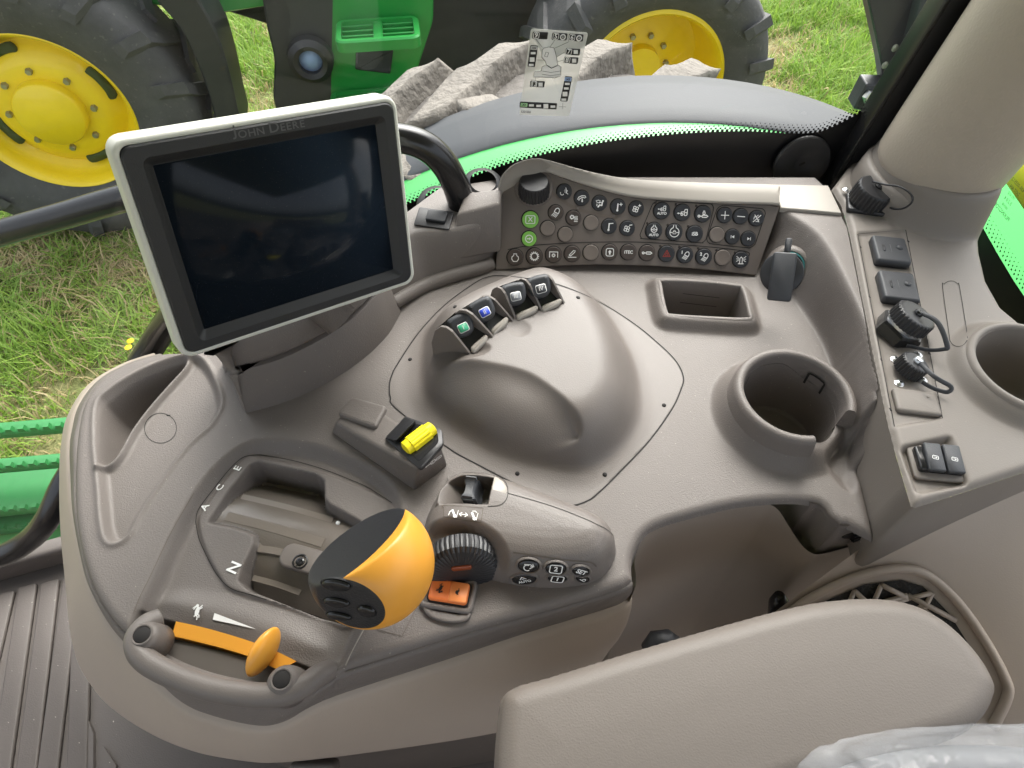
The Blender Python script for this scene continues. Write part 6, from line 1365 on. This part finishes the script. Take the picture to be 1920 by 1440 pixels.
def arc_shell(name, c, r_, y0, y1, a0, a1, th, m, parent, drop=.03, n=64):
    V = []; Fc = []; ys = [(y0, -.03), (y0 + .003, -.006), (y0 + .010, 0), (y0 + .05, .003), ((y0 + y1) / 2, .008), (y1 - .09, 0), (y1 - .04, -.012), (y1 - .012, -.035), (y1, -.075), (y1 - .006, -.085)]
    for i in range(n + 1):
        a = R(a0 + (a1 - a0) * i / n)
        for y, dz in ys: V.append((c.x + (r_ + dz) * math.sin(a), y, c.z + (r_ + dz) * math.cos(a)))
    k = len(ys)
    for i in range(n):
        for j in range(k - 1): Fc.append((i * k + j, (i + 1) * k + j, (i + 1) * k + j + 1, i * k + j + 1))
    return link(name, md(name, V, Fc, m), parent)
fdr = thing('rear_fender', 'grey rubber rear fender with green inner band under the window', 'fender', (OC.x, .95, -.25))
FC_ = Vector((.30, 0, -1.265)); 
arc_shell('rubber_flare', FC_, 1.125, 1.135, 1.37, -75, 75, .01, FEND, fdr)
arc_shell('green_band', FC_, 1.118, .90, 1.26, -75, 75, .01, GREEN, fdr)
# bracket outside
bk_ = thing('outside_bracket', 'black steel bracket arm with bolt holes outside the window corner', 'bracket', PY(1640, 180, .98))
def yslab(name, pts, y, th, m, parent, r=None):
    q = [PY(a, b, y) for a, b in pts]; M = frame(q[0], (0, -1, 0), UPZ); Mi = M.inverted(); o = [((Mi @ p).x, (Mi @ p).y) for p in q]
    return link(name, slab(name, np.array(rgroup(o, r) if r else o), [(0, -th), (0, -.002), (.002, 0)], m, ang=40), parent, M)
BRK = mat('bracket_black', (.030, .032, .036), .42, bump=(200, .1), mott=.1)
yslab('arm_plate', [(1618, -40), (1745, -40), (1790, -20), (1700, 165), (1660, 182), (1652, 120)], .98, .03, BRK, bk_, .004)
yslab('arm_face', [(1738, -40), (1820, -40), (1720, 130), (1690, 150)], .955, .03, FEND, bk_, .004)
for q in ((1678, 90), (1659, 122)): link('bolt_hole', slab('bolt_hole', ell(.0045, .0055, 18), [(0, 0), (0, .0008)], mat('hole_pale', (.25, .27, .22), .6)), bk_, frame(PY(*q, .979), (0, -1, 0), UPZ))
yslab('foot_tab', [(1600, 205), (1625, 158), (1665, 160), (1668, 200), (1640, 215)], .965, .03, BRK, bk_, .003)
link('foot_bolt', slab('foot_bolt', ell(.011, .011, 6), [(0, 0), (0, .008), (.002, .010)], SILV, ang=30), bk_, frame(PY(1630, 181, .962), (0, -1, .3), UPZ))
# green steps below the left window
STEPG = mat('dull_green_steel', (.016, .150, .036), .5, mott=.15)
gs = thing('green_steps', 'green stamped steel steps with toothed edges below the left window', 'steps', P(60, 900, -1.0))
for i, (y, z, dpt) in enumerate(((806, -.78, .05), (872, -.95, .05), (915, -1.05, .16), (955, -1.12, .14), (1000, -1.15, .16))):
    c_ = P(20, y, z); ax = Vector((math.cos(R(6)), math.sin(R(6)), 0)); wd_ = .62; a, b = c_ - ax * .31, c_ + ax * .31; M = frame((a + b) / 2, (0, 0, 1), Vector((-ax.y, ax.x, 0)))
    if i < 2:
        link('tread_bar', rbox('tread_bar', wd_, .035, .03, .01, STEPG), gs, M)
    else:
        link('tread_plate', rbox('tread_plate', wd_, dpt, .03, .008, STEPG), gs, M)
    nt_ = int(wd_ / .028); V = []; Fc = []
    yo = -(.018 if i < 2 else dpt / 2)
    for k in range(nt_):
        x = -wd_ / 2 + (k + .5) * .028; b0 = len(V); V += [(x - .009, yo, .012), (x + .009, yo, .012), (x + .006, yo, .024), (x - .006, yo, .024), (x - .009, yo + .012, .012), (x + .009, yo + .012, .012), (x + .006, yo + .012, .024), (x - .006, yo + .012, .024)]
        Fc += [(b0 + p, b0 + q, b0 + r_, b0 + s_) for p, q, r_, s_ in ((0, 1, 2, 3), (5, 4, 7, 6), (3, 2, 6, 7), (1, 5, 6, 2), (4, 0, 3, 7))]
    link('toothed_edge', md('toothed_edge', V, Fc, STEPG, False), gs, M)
# right rear window with green fender behind
rwn = thing('rear_quarter_window', 'rear quarter window with dotted black border right of the pillar', 'window', P(1900, 480, -.02))
q0, q1 = P(1815, 380, -.02), P(2010, 700, -.02); ax = (q1 - q0).normalized(); nrm_ = Vector((ax.y, -ax.x, 0)); nrm_ = nrm_ if nrm_.dot(CAM - q0) > 0 else -nrm_
def PQ(px, py, off=0.0): return PN(px, py, q0 + nrm_ * off, nrm_)
GLASS2 = GLASS.copy(); GLASS2.name = 'quarter_glass'; [GLASS2.node_tree.links.remove(x) for x in list(GLASS2.node_tree.links) if x.from_node.type == 'FRESNEL']; [setattr(x.inputs[0], 'default_value', .04) for x in GLASS2.node_tree.nodes if x.type == 'MIX_SHADER']
link('pane', md('pane', [q0 - ax * .1 + UPZ * -.3, q1 + ax * .2 + UPZ * -.3, q1 + ax * .2 + UPZ * .8, q0 - ax * .1 + UPZ * .8], [(0, 1, 2, 3)], GLASS2, False), rwn)
ed = [(1828, 400), (1842, 425), (1870, 475), (1900, 525), (1930, 570), (1960, 615)]
tp_ = [PQ(a, b, .002) for a, b in ed]; V = tp_ + [p + UPZ * -.25 for p in tp_]; n = len(tp_)
link('ceramic_border', md('ceramic_border', V, [(i, n + i, n + i + 1, i + 1) for i in range(n - 1)], BFRIT, False), rwn)
dv, df = [], []
for r_i, (off, s_) in enumerate(((3, 2.6), (9, 2.2), (15, 1.7), (21, 1.2))):
    for k in range(26):
        t = k + (.5 if r_i % 2 else 0); a = 1826 + t * 5.2 + off * .86; b = 395 + t * 8.6 - off * .5; c = PQ(a, b, .003); s3 = s_ * .00048; tx = ax; bb = len(dv)
        dv += [c - tx * s3 - UPZ * s3, c + tx * s3 - UPZ * s3, c + tx * s3 + UPZ * s3, c - tx * s3 + UPZ * s3]; df.append((bb, bb + 1, bb + 2, bb + 3))
o = link('border_dots', md('border_dots', dv, df, BFRIT, False), rwn); o['kind'] = 'stuff'
lx = -ax if True else ax
k = Ink()
for i, (t, sz) in enumerate((('43R-003512', .3), ('DOT 404', .28), ('M2 AS2', .24), ('0 2 0 4', .3), ('000338', .22), ('PILKINGTON', .34))): k.text(t, sz, 0, .9 - i * .36)
c = PQ(1893, 372, .003); Mq = frame(c, nrm_, Vector((-.35, .1, 1)))
link('glass_stamp', k.mesh('glass_stamp', mat('stamp_dark', (.03, .08, .03), .6), .020), rwn, Mq @ Matrix.Diagonal((-1, 1, 1, 1)))
of = thing('rear_body_panel', 'bright green body panel outside the rear quarter window', 'body panel', P(2000, 500, -.5))
link('panel', hexa('panel', [P(1700, 420, -.6), P(2100, 900, -.6), P(2400, 700, -.6), P(1900, 150, -.6), P(1760, 480, -.28), P(2120, 860, -.28), P(2420, 650, -.25), P(1900, 230, -.25)], mat('satin_green', (.030, .30, .055), .65, spec=.2), .03), of)
hs = thing('yellow_tag', 'yellow label strip outside the rear quarter window', 'tag', P(1920, 330, -.2))
link('tag_sheet', slab('tag_sheet', rrect(.10, .06, .004), [(0, 0), (0, .002)], mat('yellow_tag', (.75, .72, .02), .5)), hs, frame(PQ(1925, 318, -.03), nrm_, UPZ))
